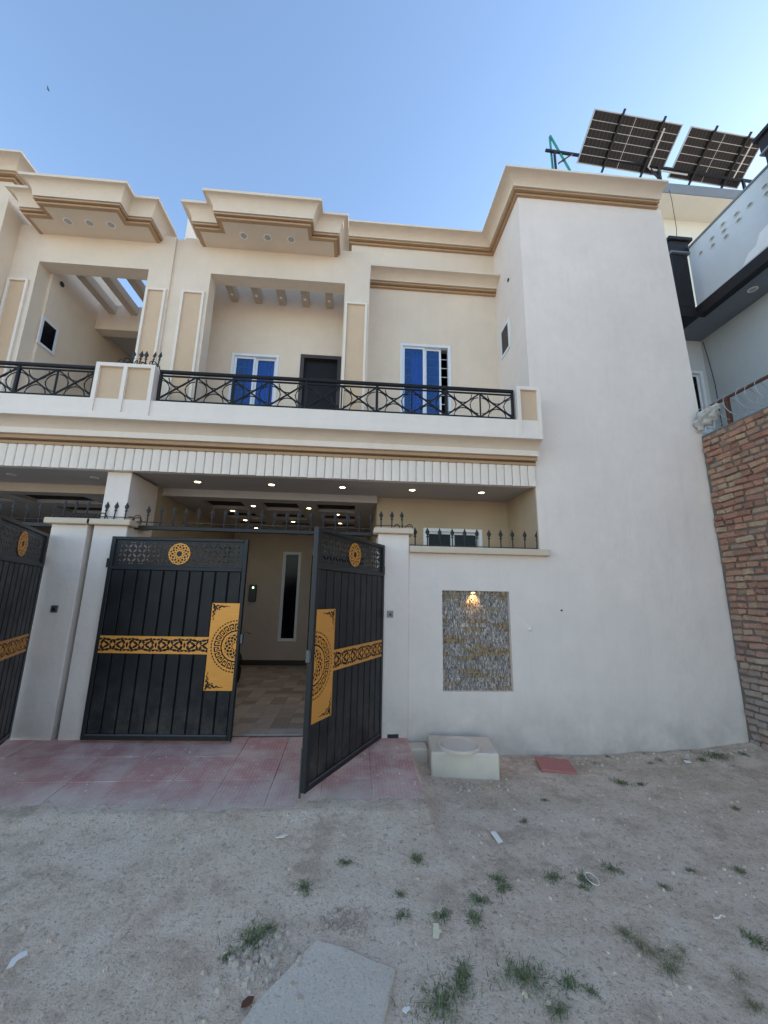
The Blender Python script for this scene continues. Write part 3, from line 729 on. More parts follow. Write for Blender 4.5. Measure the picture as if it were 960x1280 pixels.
ceil = put('carport_ceiling', MB().wall(-2.689, 0.299, 5.56, 8.969, 2.85, 2.90, coff, 'z'), 'ceiling', H)
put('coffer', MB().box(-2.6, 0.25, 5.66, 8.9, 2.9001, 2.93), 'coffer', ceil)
put('ceiling_beam', MB().box(-2.689, 0.299, 5.53, 5.5595, 2.845, 2.9515), 'ceiling', H)
for (x, y) in ((-1.57, 6.02), (-2.0, 6.44), (-0.73, 6.05), (-0.31, 6.47), (-2.02, 7.28), (-0.29, 7.3), (-2.03, 8.15), (-1.15, 7.28)):
    downlight(ceil, x, y, 2.85, True, 0.034, 1.2)
mbx = put('meter_box', MB().box(-2.26, -2.10, 8.90, 8.969, 1.36, 1.72, .01), 'grey_metal', H)
put('indicator_light', MB().lathe([(0.016, 0), (0.016, -.012), (.008, -.018)], -2.17, 8.898, 1.655, 10, 'y'), 'led', mbx)

# ================================================================== neighbouring twin house at the left
H0 = thing('house', 'twin cream house at the left edge, pergola balcony with open sky between slats', 'house', (0, 0, 0))
put('portal', MB().wall(-5.25, -2.825, 3.45, 6.755, YP, YPB, [(-4.665, -3.147, 3.40, 6.155)]), 'cream', H0)
pilaster(H0, -5.0, -4.665, -4.975, -4.765); pilaster(H0, -3.147, -2.83, -3.10, -2.885)
canopy(H0, -4.725, -3.068, 0.32, 0.29)
for x in (-4.38, -4.01, -3.63, -3.25):
    put('pergola_slat', MB().box(x - .06, x + .06, YPB + .002, 6.408, 6.285, 6.44, .004), 'slat_shaded', H0)
put('wall', MB().box(-4.85, -4.63, YPB + .001, 8.5, 3.45, 6.95), 'cream', H0)
put('wall', MB().box(-3.13, -2.90, YPB + .001, 8.5, 3.45, 6.60), 'cream', H0)
put('beam', MB().box(-4.629, -3.131, 6.41, 6.62, 5.98, 6.46), 'cream', H0)
put('porch_roof', MB().box(-4.629, -3.131, 6.621, 8.5, 6.1, 6.3), 'ceiling', H0)
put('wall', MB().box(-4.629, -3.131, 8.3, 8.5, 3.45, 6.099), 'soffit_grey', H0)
wd = bpy.data.objects.new('window', None); COL.objects.link(wd); wd.parent = H0
put('frame', MB().wall(5.37, 5.69, 4.98, 5.42, -4.628, -4.612, [(5.41, 5.65, 5.02, 5.38)], 'y'), 'aluminium', wd)
put('pane', MB().box(-4.628, -4.620, 5.411, 5.649, 5.021, 5.379), 'black_glass', wd)
put('drain_hole', MB().lathe([(0.04, 0.012), (0.04, 0.0), (0.03, 0.0)], -4.628, 5.58, 6.13, 12, 'x'), 'drain', H0)
put('wall', MB().box(-8.2, -5.02, 4.92, 9.6, 3.3, 7.20), 'cream', H0, bevel=.006)
cornice(H0, [(-8.2, 4.92), (-5.02, 4.92), (-5.02, 8.5)], 7.20, 1)
put('floor_slab', MB().box(-7.0, PARTY - .001, 4.76, 6.6, 2.952, 3.20), 'ceiling', H0)
flutes(H0, -6.2, PARTY)
balcony(H0, -6.2, PARTY - .0005)
put('balcony_floor', MB().box(-6.2, PARTY - .001, 4.56, 8.5, 3.3, 3.499), 'white_trim', H0)
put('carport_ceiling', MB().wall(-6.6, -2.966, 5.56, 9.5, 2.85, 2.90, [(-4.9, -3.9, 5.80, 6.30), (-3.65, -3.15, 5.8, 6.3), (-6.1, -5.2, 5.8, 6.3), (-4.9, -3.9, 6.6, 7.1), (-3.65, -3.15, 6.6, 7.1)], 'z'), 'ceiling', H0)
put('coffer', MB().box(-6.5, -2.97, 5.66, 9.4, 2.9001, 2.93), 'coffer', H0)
put('ceiling_beam', MB().box(-6.6, -2.966, 5.53, 5.5595, 2.835, 2.9515), 'beam_beige', H0)
for x in (-4.35, -3.35): downlight(H0, x, 5.12, 2.952, False)
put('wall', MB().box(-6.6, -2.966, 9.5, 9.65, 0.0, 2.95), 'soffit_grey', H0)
put('wall', MB().box(-6.75, -6.6, 4.8, 9.65, 0.0, 2.95), 'tan_wall', H0)

# ================================================================== boundary wall with stone niche
BW = thing('boundary_wall', 'off-white boundary wall with lit stone-clad niche and small spears on top', 'wall', (0.646, W, -0.15))
BW.location = (0, 0, 0)
NX0, NX1, NZ0, NZ1 = 1.045, 1.858, 0.500, 1.618
put('wall', MB().wall(0.60, 2.27, -0.3, 2.052, W, W + .09, [(NX0, NX1, NZ0, NZ1)]), 'offwhite', BW)
put('backing', MB().box(0.60, 2.27, W + .0905, W + .22, -0.3, 2.052), 'mortar', BW)
put('cap', MB().box(0.648, 2.362, 4.605, 4.93, 2.0525, 2.128, .006), 'cap', BW)
mb = MB(); rows = 24; rh = (NZ1 - NZ0) / rows
for j in range(rows):
    x = NX0 + .002
    while x < NX1 - .004:
        w_ = min(random.uniform(.005, .012), NX1 - .002 - x); d = random.uniform(.0, .020)
        z0 = NZ0 + j * rh + .001; z1 = z0 + rh - .002
        if random.random() < .75:
            zm = z0 + rh * random.uniform(.25, .75); d2 = random.uniform(0, .020)
            mb.box(x, x + w_ - .0012, W + .089 - .018 - d, W + .0895, z0, zm - .0008); mb.box(x, x + w_ - .0012, W + .089 - .018 - d2, W + .0895, zm + .0008, z1)
        else: mb.box(x, x + w_ - .0012, W + .089 - .018 - d, W + .0895, z0, z1)
        x += w_
put('ledger_stone', mb, 'ledger', BW, kind='stuff')
nl = put('niche_light', MB().lathe([(.035, 0), (.035, -.012), (.026, -.016)], 1.43, W + .035, NZ1 - .0005, 14), 'grey_metal', BW)
put('lens', MB().lathe([(.022, -.0162), (.022, -.020), (.015, -.022)], 1.43, W + .035, NZ1, 12), 'lit_niche', nl)
ld = bpy.data.lights.new('lamp', 'SPOT'); ld.energy = 1.9; ld.color = (1.0, .62, .22); ld.spot_size = R(110); ld.spot_blend = .9; ld.shadow_soft_size = .012
lo = bpy.data.objects.new('lamp', ld); COL.objects.link(lo); lo.parent = nl; lo.location = (1.43, W + .022, NZ1 - .026)
lo.rotation_euler = (R(18), 0, 0)
put('wall_socket', MB().lathe([(.024, 0), (.024, -.012), (.014, -.03), (.006, -.034)], 2.08, W - .0005, 1.19, 14, 'y'), 'lens_white', BW)
put('pipe_stub', MB().lathe([(.010, 0), (.010, -.012), (.006, -.014)], 2.49, W - .0005, 1.41, 10, 'y'), 'drain', BW)

# ------------------------------------------------------------------ spears
def spear_mesh(h=0.20, r=0.008):
    mb = MB(); mb.tube([(0, 0, 0), (0, 0, h * .62)], r, 6)
    prof = [(r, 0), (r * 2.1, .006), (r * 2.1, .016), (r * .9, .022), (r * 2.8, .052), (r * 3.4, .066), (r * 1.8, .092), (.0008, .125)]
    base = len(mb.v); n = 4
    for (q, z) in prof:
        for k in range(n):
            a = math.pi / 2 * k; sx_ = 1.0 if k % 2 == 0 else 0.45
            mb.v.append((q * math.cos(a) * sx_, q * math.sin(a) * sx_, h * .60 + z * h / .2))
    for i in range(len(prof) - 1):
        for k in range(n): mb.f.append((base + i * n + k, base + i * n + (k + 1) % n, base + (i + 1) * n + (k + 1) % n, base + (i + 1) * n + k))
    return mb.mesh('spear')
SPEAR = spear_mesh()
def curl_mesh(s=1):
    pts = [(0, 0, 0)]
    for k in range(14):
        a = k / 13 * math.pi * 1.35; rr = 0.055 * (1 - k / 13 * .55)
        pts.append((s * (.055 - rr * math.cos(a)), 0, .03 + rr * math.sin(a) * 1.3))
    return MB().tube(pts, .006, 5).mesh('curl')
CURL = {1: curl_mesh(1), -1: curl_mesh(-1)}
def spears(parent, xs_, y, z, tilt=0.0, sc=1.0):
    for x in xs_:
        o = put('spear', SPEAR, 'spear_metal', parent); o.location = (x, y, z); o.scale = (sc, sc, sc)
        o.rotation_euler = (random.uniform(-.04, .04) + tilt, random.uniform(-.04, .04), random.uniform(-.15, .15))
wr = thing('spiked_rail', 'row of black spearheads standing on the boundary wall coping', 'spikes', (0, 0, 0))
put('rod', MB().tube([(0.66, 4.72, 2.150), (2.26, 4.72, 2.150)], .006, 6), 'spear_metal', wr)
spears(wr, [0.73 + k * 0.152 for k in range(11)], 4.72, 2.127)
def gate_beam(label, x0, x1, n0, sp):
    g = thing('gate_beam', label, 'beam', (0, 0, 0))
    put('channel', MB().box(x0, x1, 4.785, 4.835, 2.255, 2.300, .004), 'black_metal', g)
    put('rod', MB().tube([(x0, 4.81, 2.345), (x1, 4.81, 2.345)], .006, 6), 'spear_metal', g)
    x = n0
    while x < x1 - .03:
        spears(g, [x], 4.81, 2.298, 0, 1.0); x += sp
    return g
gate_beam('black beam with upright spears spanning above the open gate', -2.60, 0.27, -2.47, 0.148)
gate_beam('black spear-topped beam of the twin house gate at left edge', -6.2, -3.42, -6.05, 0.148)

def pillar(label, x0, x1, plate, spk):
    g = thing('gate_pillar', label, 'pillar', (0, 0, 0), 0, 'gate pillars')
    put('shaft', MB().box(x0, x1, 4.66, 5.0, -0.2, 2.268, .006), 'offwhite', g)
    put('cap', MB().box(x0 - .055, x1 + .05, 4.60, 5.05, 2.2685, 2.335, .008), 'cap', g)
    if plate is not None:
        d = put('doorbell', MB().box(plate - .035, plate + .035, 4.645, 4.6595, 1.30, 1.375, .003), 'key_plate', g)
        put('button', MB().prism([(plate - .018, 1.322), (plate + .018, 1.322), (plate + .004, 1.352), (plate - .004, 1.352)], 'y', 4.638, 4.6448), 'black_metal', d)
    for (x, s, a) in spk:
        if s == 0: spears(g, [x], 4.72, 2.334, -.1, .95)
        else:
            o = put('curl', CURL[s], 'spear_metal', g); o.location = (x, 4.70 + random.uniform(0, .1), 2.334); o.rotation_euler = (0, a, random.uniform(-.6, .6))
    put('rod', MB().tube([(x0 - .03, 4.70, 2.375), (x1 + .03, 4.70, 2.375)], .005, 6), 'spear_metal', g)
    return g
pillar('off-white gate pillar with doorbell at the left, wide gap to the black gate', -3.42, -3.03, -3.22, [(-3.36, 0, 0), (-3.24, 0, 0), (-3.12, 0, 0), (-3.30, 1, .2), (-3.16, -1, -.2), (-3.06, 1, .3)])
pillar('off-white gate pillar without doorbell, hinging the half-closed gate leaf', -2.965, -2.60, None, [(-2.90, 0, 0), (-2.80, 0, 0), (-2.68, 0, 0), (-2.86, -1, -.1), (-2.72, 1, .3), (-2.63, 1, .5), (-2.60, 1, .2)])
pp = pillar('off-white gate pillar with doorbell beside the stone niche wall', 0.275, 0.645, 0.43, [(0.31, 0, 0), (0.44, 0, 0), (0.57, 0, 0), (0.60, 1, .3), (.47, 1, .1)])
put('drain_opening', MB().box(0.42, 0.54, 4.652, 4.661, -0.02, 0.075), 'drain', pp)

# ------------------------------------------------------------------ laser-cut sheets
def cut_sheet(F, x0, x1, z0, z1, h, th=0.003):
    """mesh of the region F(x, z) < 0 by marching squares, two faces th apart plus rim"""
    nx_, nz_ = int(round((x1 - x0) / h)), int(round((z1 - z0) / h))
    gx = np.linspace(x0, x1, nx_ + 1); gz_ = np.linspace(z0, z1, nz_ + 1)
    A, B = np.meshgrid(gx, gz_, indexing='ij'); V = F(A, B)
    V = np.where(np.abs(V) < 1e-6, 1e-6, V); S = V < 0
    mb = MB(); cache = {}
    def vid(key, p):
        if key not in cache:
            cache[key] = len(mb.v); mb.v.append((p[0], 0.0, p[1])); mb.v.append((p[0], th, p[1]))
        return cache[key]
    def corner(i, j): return vid((i, j), (gx[i], gz_[j]))
    def cut(i, j, i2, j2):
        a, b = ((i, j), (i2, j2)) if (i, j) < (i2, j2) else ((i2, j2), (i, j))
        va, vb = V[a], V[b]; t = va / (va - vb)
        return vid((a, b), (gx[a[0]] + (gx[b[0]] - gx[a[0]]) * t, gz_[a[1]] + (gz_[b[1]] - gz_[a[1]]) * t))
    for i in range(nx_):
        j = 0
        while j < nz_:
            c = [(i, j), (i + 1, j), (i + 1, j + 1), (i, j + 1)]; ss = [bool(S[q]) for q in c]
            if all(ss):
                k = j
                while k + 1 < nz_ and S[i, k + 2] and S[i + 1, k + 2]: k += 1
                a, b, d, e = corner(i, j), corner(i + 1, j), corner(i + 1, k + 1), corner(i, k + 1)
                mb.f.append((a, b, d, e)); mb.f.append((e + 1, d + 1, b + 1, a + 1)); j = k + 1; continue
            if any(ss):
                poly = []; rim = []
                for q in range(4):
                    p, r_ = c[q], c[(q + 1) % 4]
                    if ss[q]: poly.append(corner(*p))
                    if ss[q] != ss[(q + 1) % 4]:
                        x = cut(*p, *r_); poly.append(x); rim.append(x)
                if len(poly) >= 3:
                    mb.f.append(tuple(poly)); mb.f.append(tuple(x + 1 for x in poly[::-1]))
                    if len(rim) == 2: mb.f.append((rim[0], rim[1], rim[1] + 1, rim[0] + 1))
            j += 1
    me = bpy.data.meshes.new('cut'); me.from_pydata(mb.v, [], mb.f); me.update()
    return me
def f_lens(u, v, cu, cv, ang, a, b):
    ca, sa = math.cos(ang), math.sin(ang); x = (u - cu) * ca + (v - cv) * sa; y = -(u - cu) * sa + (v - cv) * ca
    t = np.clip(np.abs(x) / a, 0, 1); a, b = a * 1.12, b * 1.3
    t = np.clip(np.abs(x) / a, 0, 1)
    return np.maximum(np.abs(y) - b * (1 - t * t), np.abs(x) - a)
def band_F(u, v):
    p = 0.30; uu = np.mod(u, p); uu = np.minimum(uu, p - uu); av = np.abs(v)
    hole = f_lens(uu, av, 0.0, 0.0, math.pi / 2, .030, .009)
    for (cu, cv, an, a, b) in ((.045, .036, 0.75, .036, .011), (.085, .018, -.5, .030, .010), (.100, .050, -.15, .030, .010), (.135, .030, 1.2, .026, .010), (.020, .055, .2, .022, .008), (.060, .060, -.5, .018, .007)):
        hole = np.minimum(hole, f_lens(uu, av, cu, cv, an, a, b))
    for (cu, cv, r0) in ((.032, .016, .011), (.118, .014, .012)):
        d = np.abs(np.hypot(uu - cu, av - cv) - r0) - .0042; cutp = np.maximum(d, -(uu - cu + .004)); hole = np.minimum(hole, cutp)
    hole = np.maximum(hole, av - .074)
    return -hole - 0.0
KEY = np.array([[1, 1, 1, 1, 1, 0], [1, 0, 0, 0, 1, 0], [1, 0, 1, 0, 1, 0], [1, 0, 1, 1, 1, 0], [1, 0, 0, 0, 0, 0], [1, 1, 1, 1, 1, 1]])
def plate_F(u, v):          # u from the gate's closing edge inwards, v from centre
    r = np.hypot(u, v); th = np.arctan2(v, u)
    hole = np.full_like(u, 1.0)
    # outer dashed ring
    t = np.mod(th * 26 / math.pi, 1.0); hole = np.minimum(hole, np.maximum(np.abs(r - .262) - .0065, (np.abs(t - .5) - .34) * .02))
    # meander ring
    nk = 11; t = np.mod(th * nk / math.pi, 1.0) * 6; s = (.235 - r) / (.235 - .150) * 6
    ti = np.clip(t.astype(int), 0, 5); si = np.clip(s.astype(int), 0, 5)
    k = KEY[si, ti]; inring = (s >= 0) & (s < 6)
    hole = np.minimum(hole, np.where(inring & (k == 1), -.004, .004))
    # rosette of overlapping circles
    line = np.full_like(u, 1.0)
    for q in range(12):
        a = q * math.pi / 6; line = np.minimum(line, np.abs(np.hypot(u - .066 * math.cos(a), v - .066 * math.sin(a)) - .068) - .0040)
    ros = np.maximum(-line, r - .134); hole = np.minimum(hole, ros)
    # corner sprays
    av = np.abs(v)
    for (cu, cv, an, a, b) in ((.275, .425, .8, .020, .007), (.255, .405, .6, .022, .008), (.232, .418, 0, .018, .007), (.210, .400, -.5, .020, .008), (.188, .414, .2, .018, .006), (.165, .405, -.2, .016, .006), (.140, .412, .1, .016, .004), (.112, .410, 0, .014, .003),
                               (.272, .395, 1.2, .020, .008), (.258, .370, 1.8, .020, .008), (.277, .350, 1.4, .018, .007), (.262, .330, 1.9, .016, .006), (.276, .308, 1.5, .016, .005), (.268, .275, 1.57, .018, .0035), (.238, .385, 1.0, .014, .006), (.215, .378, .4, .012, .005)):
        hole = np.minimum(hole, f_lens(u, av, cu, cv, an, a, b))
    return -hole
def rosette_F(u, v):
    r = np.hypot(u, v); line = np.full_like(u, 1.0)
    for q in range(12):
        a = q * math.pi / 6; line = np.minimum(line, np.abs(np.hypot(u - .062 * math.cos(a), v - .062 * math.sin(a)) - .054) - .0042)
    ring = np.abs(r - .036) - .006
    return np.where(r < .030, .01, np.minimum(line, ring))
def lattice_F(hw, hh):
    def F(u, v):
        s = .052; cu = np.floor(u / s); cv = np.floor(v / s); x = u / s - cu - .5; y = v / s - cv - .5
        sg = np.where(np.mod(cu + cv, 2) == 0, 1.0, -1.0)
        a = (x + sg * y) * .7071; b = (x - sg * y) * .7071
        hole = (np.abs(b) - .215 * (1 - np.clip(np.abs(a) / .54, 0, 1) ** 2)) * s
        hole = np.where(np.abs(a) > .54, .01, hole)
        hole = np.maximum(hole, np.maximum(np.abs(u) - hw, np.abs(v) - hh))
        hole = np.where(np.hypot(u, v) < .122, .01, hole)
        return -hole
    return F

def gate_leaf(label, hinge, ang, Lf, sgn, z0, meshes=None):
    """hinge = (x, y); leaf lies along local +x * sgn, outer face towards local -y; ang turns it about the hinge"""
    g = thing('gate_leaf', label, 'gate', (hinge[0], hinge[1], z0), ang, 'black and gold steel gate leaves')
    Hh = 2.075; X = lambda a, b: (min(sgn * a, sgn * b), max(sgn * a, sgn * b))
    def bx(mb, a, b, y0, y1, c, d, ch=.004): x0, x1 = X(a, b); mb.box(x0, x1, y0, y1, c, d, ch); return mb
    if meshes is None:
        meshes = {}
        mb = MB(); fw = .045
        bx(mb, 0, fw, -.025, .025, 0, Hh); bx(mb, Lf - fw, Lf, -.025, .025, 0, Hh)
        bx(mb, fw, Lf - fw, -.0245, .0245, Hh - .035, Hh - .001); bx(mb, fw, Lf - fw, -.0245, .0245, .001, .055); bx(mb, fw, Lf - fw, -.0245, .0245, Hh - .365, Hh - .325)
        meshes['frame'] = mb.mesh('frame')
        meshes['back'] = bx(MB(), fw, Lf - fw, .004, .008, .056, Hh - .366, 0).mesh('backing_sheet')
        n = 10; pw = (Lf - 2 * fw) / n
        meshes['plank'] = (MB().box(-pw / 2 + .008, pw / 2 - .008, -.018, .0035, -(Hh - .425) / 2, (Hh - .425) / 2, .004).mesh('plank'), pw, n, fw)
        # lattice sheet
        hw = (Lf - 2 * fw) / 2; hh = .145
        meshes['lattice'] = cut_sheet(lambda u, v: lattice_F(hw - .05, hh - .025)(u, v), -hw, hw, -hh, hh, .0052)
        meshes['rosette'] = cut_sheet(rosette_F, -.12, .12, -.12, .12, .004, .004)
        plate_x1 = Lf - .030; plate_x0 = plate_x1 - .295
        meshes['plate'] = cut_sheet(lambda u, v: plate_F((.295 - u * sgn - .1475), v), -.1475, .1475, -.445, .445, .0042, .004)
        meshes['band'] = cut_sheet(band_F, 0, plate_x0 - .03, -.088, .088, .0050, .004)
        meshes['dims'] = (plate_x0, plate_x1)
        meshes['latch'] = bx(MB(), Lf + .001, Lf + .03, -.02, .02, .95, 1.05).mesh('latch')
        meshes['bolt'] = MB().tube([(sgn * (Lf - .02), .035, -.045), (sgn * (Lf - .02), .035, .30)], .009, 8).mesh('drop_bolt')
        mb = MB()
        for zz in (1.73,): mb.tube([(-sgn * .016, -.005, zz), (-sgn * .016, -.005, zz + .10)], .014, 8)
        meshes['hinge'] = mb.mesh('hinge')
        meshes['lip'] = bx(MB(), fw, Lf - fw, -.032, -.0248, .044, .060, .002).mesh('bottom_lip')
    put('frame', meshes['frame'], 'black_metal', g); put('backing_sheet', meshes['back'], 'gate_groove', g)
    pm, pw, n, fw = meshes['plank']
    for k in range(n):
        o = put('plank', pm, 'gate_sheet', g); o.location = (sgn * (fw + (k + .5) * pw), 0, .0555 + (Hh - .425) / 2 + .001)
    o = put('lattice_panel', meshes['lattice'], 'black_metal', g); o.location = (sgn * Lf / 2, -.004, Hh - .180)
    ro = put('rosette', meshes['rosette'], 'gold', g); ro.location = (sgn * Lf / 2, -.012, Hh - .180)
    a, b = meshes['dims']; zc = .925
    o = put('gold_plate', meshes['plate'], 'gold', g); o.location = (sgn * (a + b) / 2, -.0245 - .0045, zc)
    o = put('gold_band', meshes['band'], 'gold', g); o.location = (sgn * .03 if sgn > 0 else -(a), -.0245 + .0005, zc)
    put('drop_bolt', meshes['bolt'], 'grey_metal', g); put('latch', meshes['latch'], 'grey_metal', g); put('hinge', meshes['hinge'], 'black_metal', g); put('bottom_lip', meshes['lip'], 'grey_metal', g)
    return g, meshes
gate_leaf('black and gold gate leaf standing almost shut, left of the open driveway', (-2.70, 4.605), -math.atan2(.06, 1.5), 1.505, 1, .062)
d = math.atan2(-1.177, -0.66)      # direction of the opened leaf
gR, mR = gate_leaf('black and gold gate leaf swung wide open towards the street', (0.333, 4.635), d - math.pi, 1.375, -1, .050)
th = R(112.5); d2 = math.atan2(-math.sin(th), -math.cos(th))
gate_leaf('black and gold gate leaf of the twin house, cut by the left picture edge', (-3.43, 4.63), d2 - math.pi, 1.375, -1, .070, mR)

# ------------------------------------------------------------------ balcony railings
def railing(label, x0, x1, n, y=4.475, z0=3.735, z1=4.135):
    g = thing('balcony_railing', label, 'railing', (0, 0, 0), 0, 'balcony railings')
    put('top_rail', MB().box(x0, x1, y - .022, y + .022, z1 - .036, z1, .004), 'rail_metal', g)
    put('upper_rail', MB().box(x0, x1, y - .010, y + .010, z1 - .078, z1 - .060, .002), 'rail_metal', g)
    put('bottom_rail', MB().box(x0, x1, y - .012, y + .012, z0, z0 + .020, .002), 'rail_metal', g)
    w_ = (x1 - x0) / n; zl, zh = z0 + .020, z1 - .078; hz = zh - zl
    thick = MB().box(-.016, .016, -.016, .016, 0, z1 - .0425 - 3.716, .003).mesh('post'); thin = MB().box(-.008, .008, -.008, .008, 0, hz).mesh('baluster')
    dg = {}
    for s in (1, -1):
        a = w_ / 2 - .012
        dg[s] = MB().tube([(-a, -.009 * s, zl if s > 0 else zh), (a, -.009 * s, zh if s > 0 else zl)], .011, 4).mesh('diagonal_bar')
    sc = MB(); q = .80
    for (cx, cz, st, en, rx, rz) in ((0, zh - .006, 180, 360, w_ * .26, hz * .36), (0, zl + .006, 0, 180, w_ * .26, hz * .36), (-w_ / 2 + .012, (zl + zh) / 2, -85, 85, w_ * .26, hz * .36), (w_ / 2 - .012, (zl + zh) / 2, 95, 265, w_ * .26, hz * .36)):
        pts = [(cx + rx * math.cos(R(st + (en - st) * k / 16)), 0.012, cz + rz * math.sin(R(st + (en - st) * k / 16))) for k in range(17)]
        sc.tube(pts, .0065, 5)
        for k in (3, 8, 13):
            p = pts[k]; dx, dz = p[0] - cx, p[2] - cz
            sc.tube([p, (p[0] + dx * .16, p[1], p[2] + dz * .10 + .012)], [.005, .001], 4)
    sc = sc.mesh('scroll')
    for i in range(n + 1):
        x = x0 + i * w_; big = i in (0, n) or i % 2 == 0
        o = put('post' if big else 'baluster', thick if big else thin, 'rail_metal', g); o.location = (min(max(x, x0 + .017), x1 - .017), y, 3.716 if big else zl)
    for i in range(n):
        cx = x0 + (i + .5) * w_
        for s in (1, -1): o = put('diagonal_bar', dg[s], 'rail_metal', g); o.location = (cx, y, 0)
        o = put('scroll', sc, 'rail_metal', g); o.location = (cx, y, 0)
    return g
railing('black scrollwork railing across the main balcony, between the two panelled blocks', -2.395, 1.945, 10)
railing('black scrollwork railing on the balcony at the left picture edge', -5.70, -3.11, 6)
put('divider_wall', MB().box(-2.82, -2.69, 4.605, 5.179, 3.5, 4.16), 'white_trim', H)
dv = thing('divider_spikes', 'cluster of black spears on top of the double-panelled block between the balconies', 'spikes', (0, 0, 0))
put('rod', MB().tube([(-2.80, 4.50, 4.21), (-2.43, 4.50, 4.21)], .005, 6), 'spear_metal', dv)
for k in range(5):
    x = -2.74 + k * .072
    o = put('spear', SPEAR, 'spear_metal', dv); o.location = (x, 4.50, 4.163); o.rotation_euler = (-.05, random.uniform(-.05, .15), random.uniform(-.3, .3))
    o = put('curl', CURL[1 if k % 2 else -1], 'spear_metal', dv); o.location = (x, 4.51, 4.165); o.rotation_euler = (0, 0, random.uniform(-.7, .7))
for k in range(3):
    o = put('curl', CURL[-1], 'spear_metal', dv); o.location = (-2.78 + k * .02, 4.48 + k * .03, 4.18); o.rotation_euler = (.3, -.5 + .3 * k, k)

# ================================================================== rough brick wall at the right
BK = thing('brick_wall', 'rough exposed brick wall running out from the house at the right edge', 'wall', (0, 0, 0))
BX = 4.612; bl, bh = .218, .064
put('mortar', MB().box(BX + .022, BX + .24, 0.8, W - .004, -0.3, 3.735), 'mortar', BK)
half_me = []
for k in range(7):
    r_ = random.Random(k + 9); mb = MB().box(0, .10, -.05, .05, -bh / 2, bh / 2, .010)
    mb.v = [(x + r_.uniform(-.006, .006), y + r_.uniform(-.008, .008), z + r_.uniform(-.006, .006)) for (x, y, z) in mb.v]; half_me.append(mb.mesh('brick'))
far = MB(); nb_ = 0; pitch = .077
for row in range(60):
    z = -0.18 + row * pitch
    if z + bh / 2 > 3.745: break
    y = W - .010 - random.uniform(0, .05)
    while y > 0.9:
        q_ = random.random(); ln = random.uniform(.090, .112) if q_ < .62 else (random.uniform(.13, .17) if q_ < .78 else random.uniform(.20, .222))
        yc = y - ln / 2; y -= ln + random.uniform(.010, .020)
        if abs(yc - 4.33) < .06 and abs(z - 1.36) < .04: continue
        if yc > 4.34 - .18 * z and nb_ < 300:
            o = put('brick', random.choice(half_me), 'brick', BK); nb_ += 1; o.scale = (1, ln / .10, random.uniform(.86, 1.02))
            o.location = (BX - random.uniform(-.014, .014), yc, z + random.uniform(-.005, .005)); o.rotation_euler = (random.uniform(-.06, .06), random.uniform(-.06, .06), random.uniform(-.08, .08))
        else:
            dx = random.uniform(-.010, .010); far.box(BX + dx, BX + .1, yc - ln / 2, yc + ln / 2, z - bh / 2, z + bh / 2, .009)
put('brickwork', far, 'brick', BK, kind='stuff')

FN = thing('razor_wire_fence', 'rusty rail with coiled razor wire on top of the brick wall', 'fence', (0, 0, 0))
put('rail', MB().tube([(4.66, 4.60, 4.095), (4.66, 3.6, 4.085), (4.66, 1.0, 4.08)], .020, 8), 'rust', FN)
for y in (4.285, 2.9, 1.5): put('post', MB().box(4.64, 4.685, y - .022, y + .022, 3.70, 4.10, .003), 'rust', FN)
pts = []
for k in range(420):
    t = k / 420; a = k * 2 * math.pi / 16; yy = 4.62 - t * 3.4
    pts.append((4.69 + .19 * math.cos(a), yy + .02 * math.sin(a * .37), 3.95 + .17 * math.sin(a)))
mb = MB().tube(pts, .0042, 4, False)
for k in range(0, 420, 2):
    p = Vector(pts[k]); mb.add([p + Vector((0, .018, .004)), p + Vector((0, -.018, .004)), p + Vector((.004, 0, .012)), p + Vector((-.004, 0, -.008))], [(0, 2, 1), (0, 1, 3)])
put('razor_coil', mb, 'galv', FN)
# crumpled plastic sheet caught on the wire
n1, n2 = 26, 18; mb = MB()
for i in range(n1):
    for j in range(n2):
        u, v = i / (n1 - 1), j / (n2 - 1)
        yy = 4.66 - u * .34; zz = 4.07 - .03 * u - v * (.30 - .16 * u)
        xx = 4.60 - .05 * math.sin(v * 3.1) + .03 * math.sin(u * 19 + v * 5) + .02 * math.sin(v * 17 + u * 7)
        mb.v.append((xx, yy + .012 * math.sin(v * 13), zz + .014 * math.sin(u * 23)))
for i in range(n1 - 1):
    for j in range(n2 - 1): mb.f.append((i * n2 + j, (i + 1) * n2 + j, (i + 1) * n2 + j + 1, i * n2 + j + 1))
o = put('plastic_sheet', mb, 'tarp', None, smooth=True, label='crumpled pale plastic sheet caught in the razor wire', cat='plastic sheet')
s = o.modifiers.new('solid', 'SOLIDIFY'); s.thickness = .003

# ================================================================== building behind the brick wall
NB = thing('neighbour_building', 'pale blue-grey building with black-trimmed balcony behind the brick wall', 'building', (0, 0, 0))
NX = 5.80
put('wall', MB().box(6.40, 7.2, -3.0, 6.179, -0.2, 6.361), 'grey_blue', NB)
put('wall', MB().wall(4.75, 6.40, -0.2, 6.6, 6.18, 6.38, [(5.55, 6.335, 4.5, 5.735)]), 'pale_blue', NB)
window(NB, 5.55, 6.335, 4.5, 5.735, 6.18, (.5,), glass='black_glass', fw=.06)
put('window_backing', MB().box(5.5, 6.4, 6.40, 6.45, 4.4, 5.8), 'void', NB)
put('ledge', MB().box(5.55, 6.399, -3.0, 6.179, 3.3, 4.13), 'grey_blue', NB)
put('balcony_slab', MB().prism([(5.775, -2.0), (6.399, -2.0), (6.399, 6.179), (5.47, 6.179), (5.47, 5.57), (5.775, 5.57)], 'z', 6.362, 6.46), 'soffit_grey', NB)
put('black_trim', MB().box(5.445, 5.80, 5.5605, 5.95, 6.353, 6.556, .006), 'dark_stone', NB)
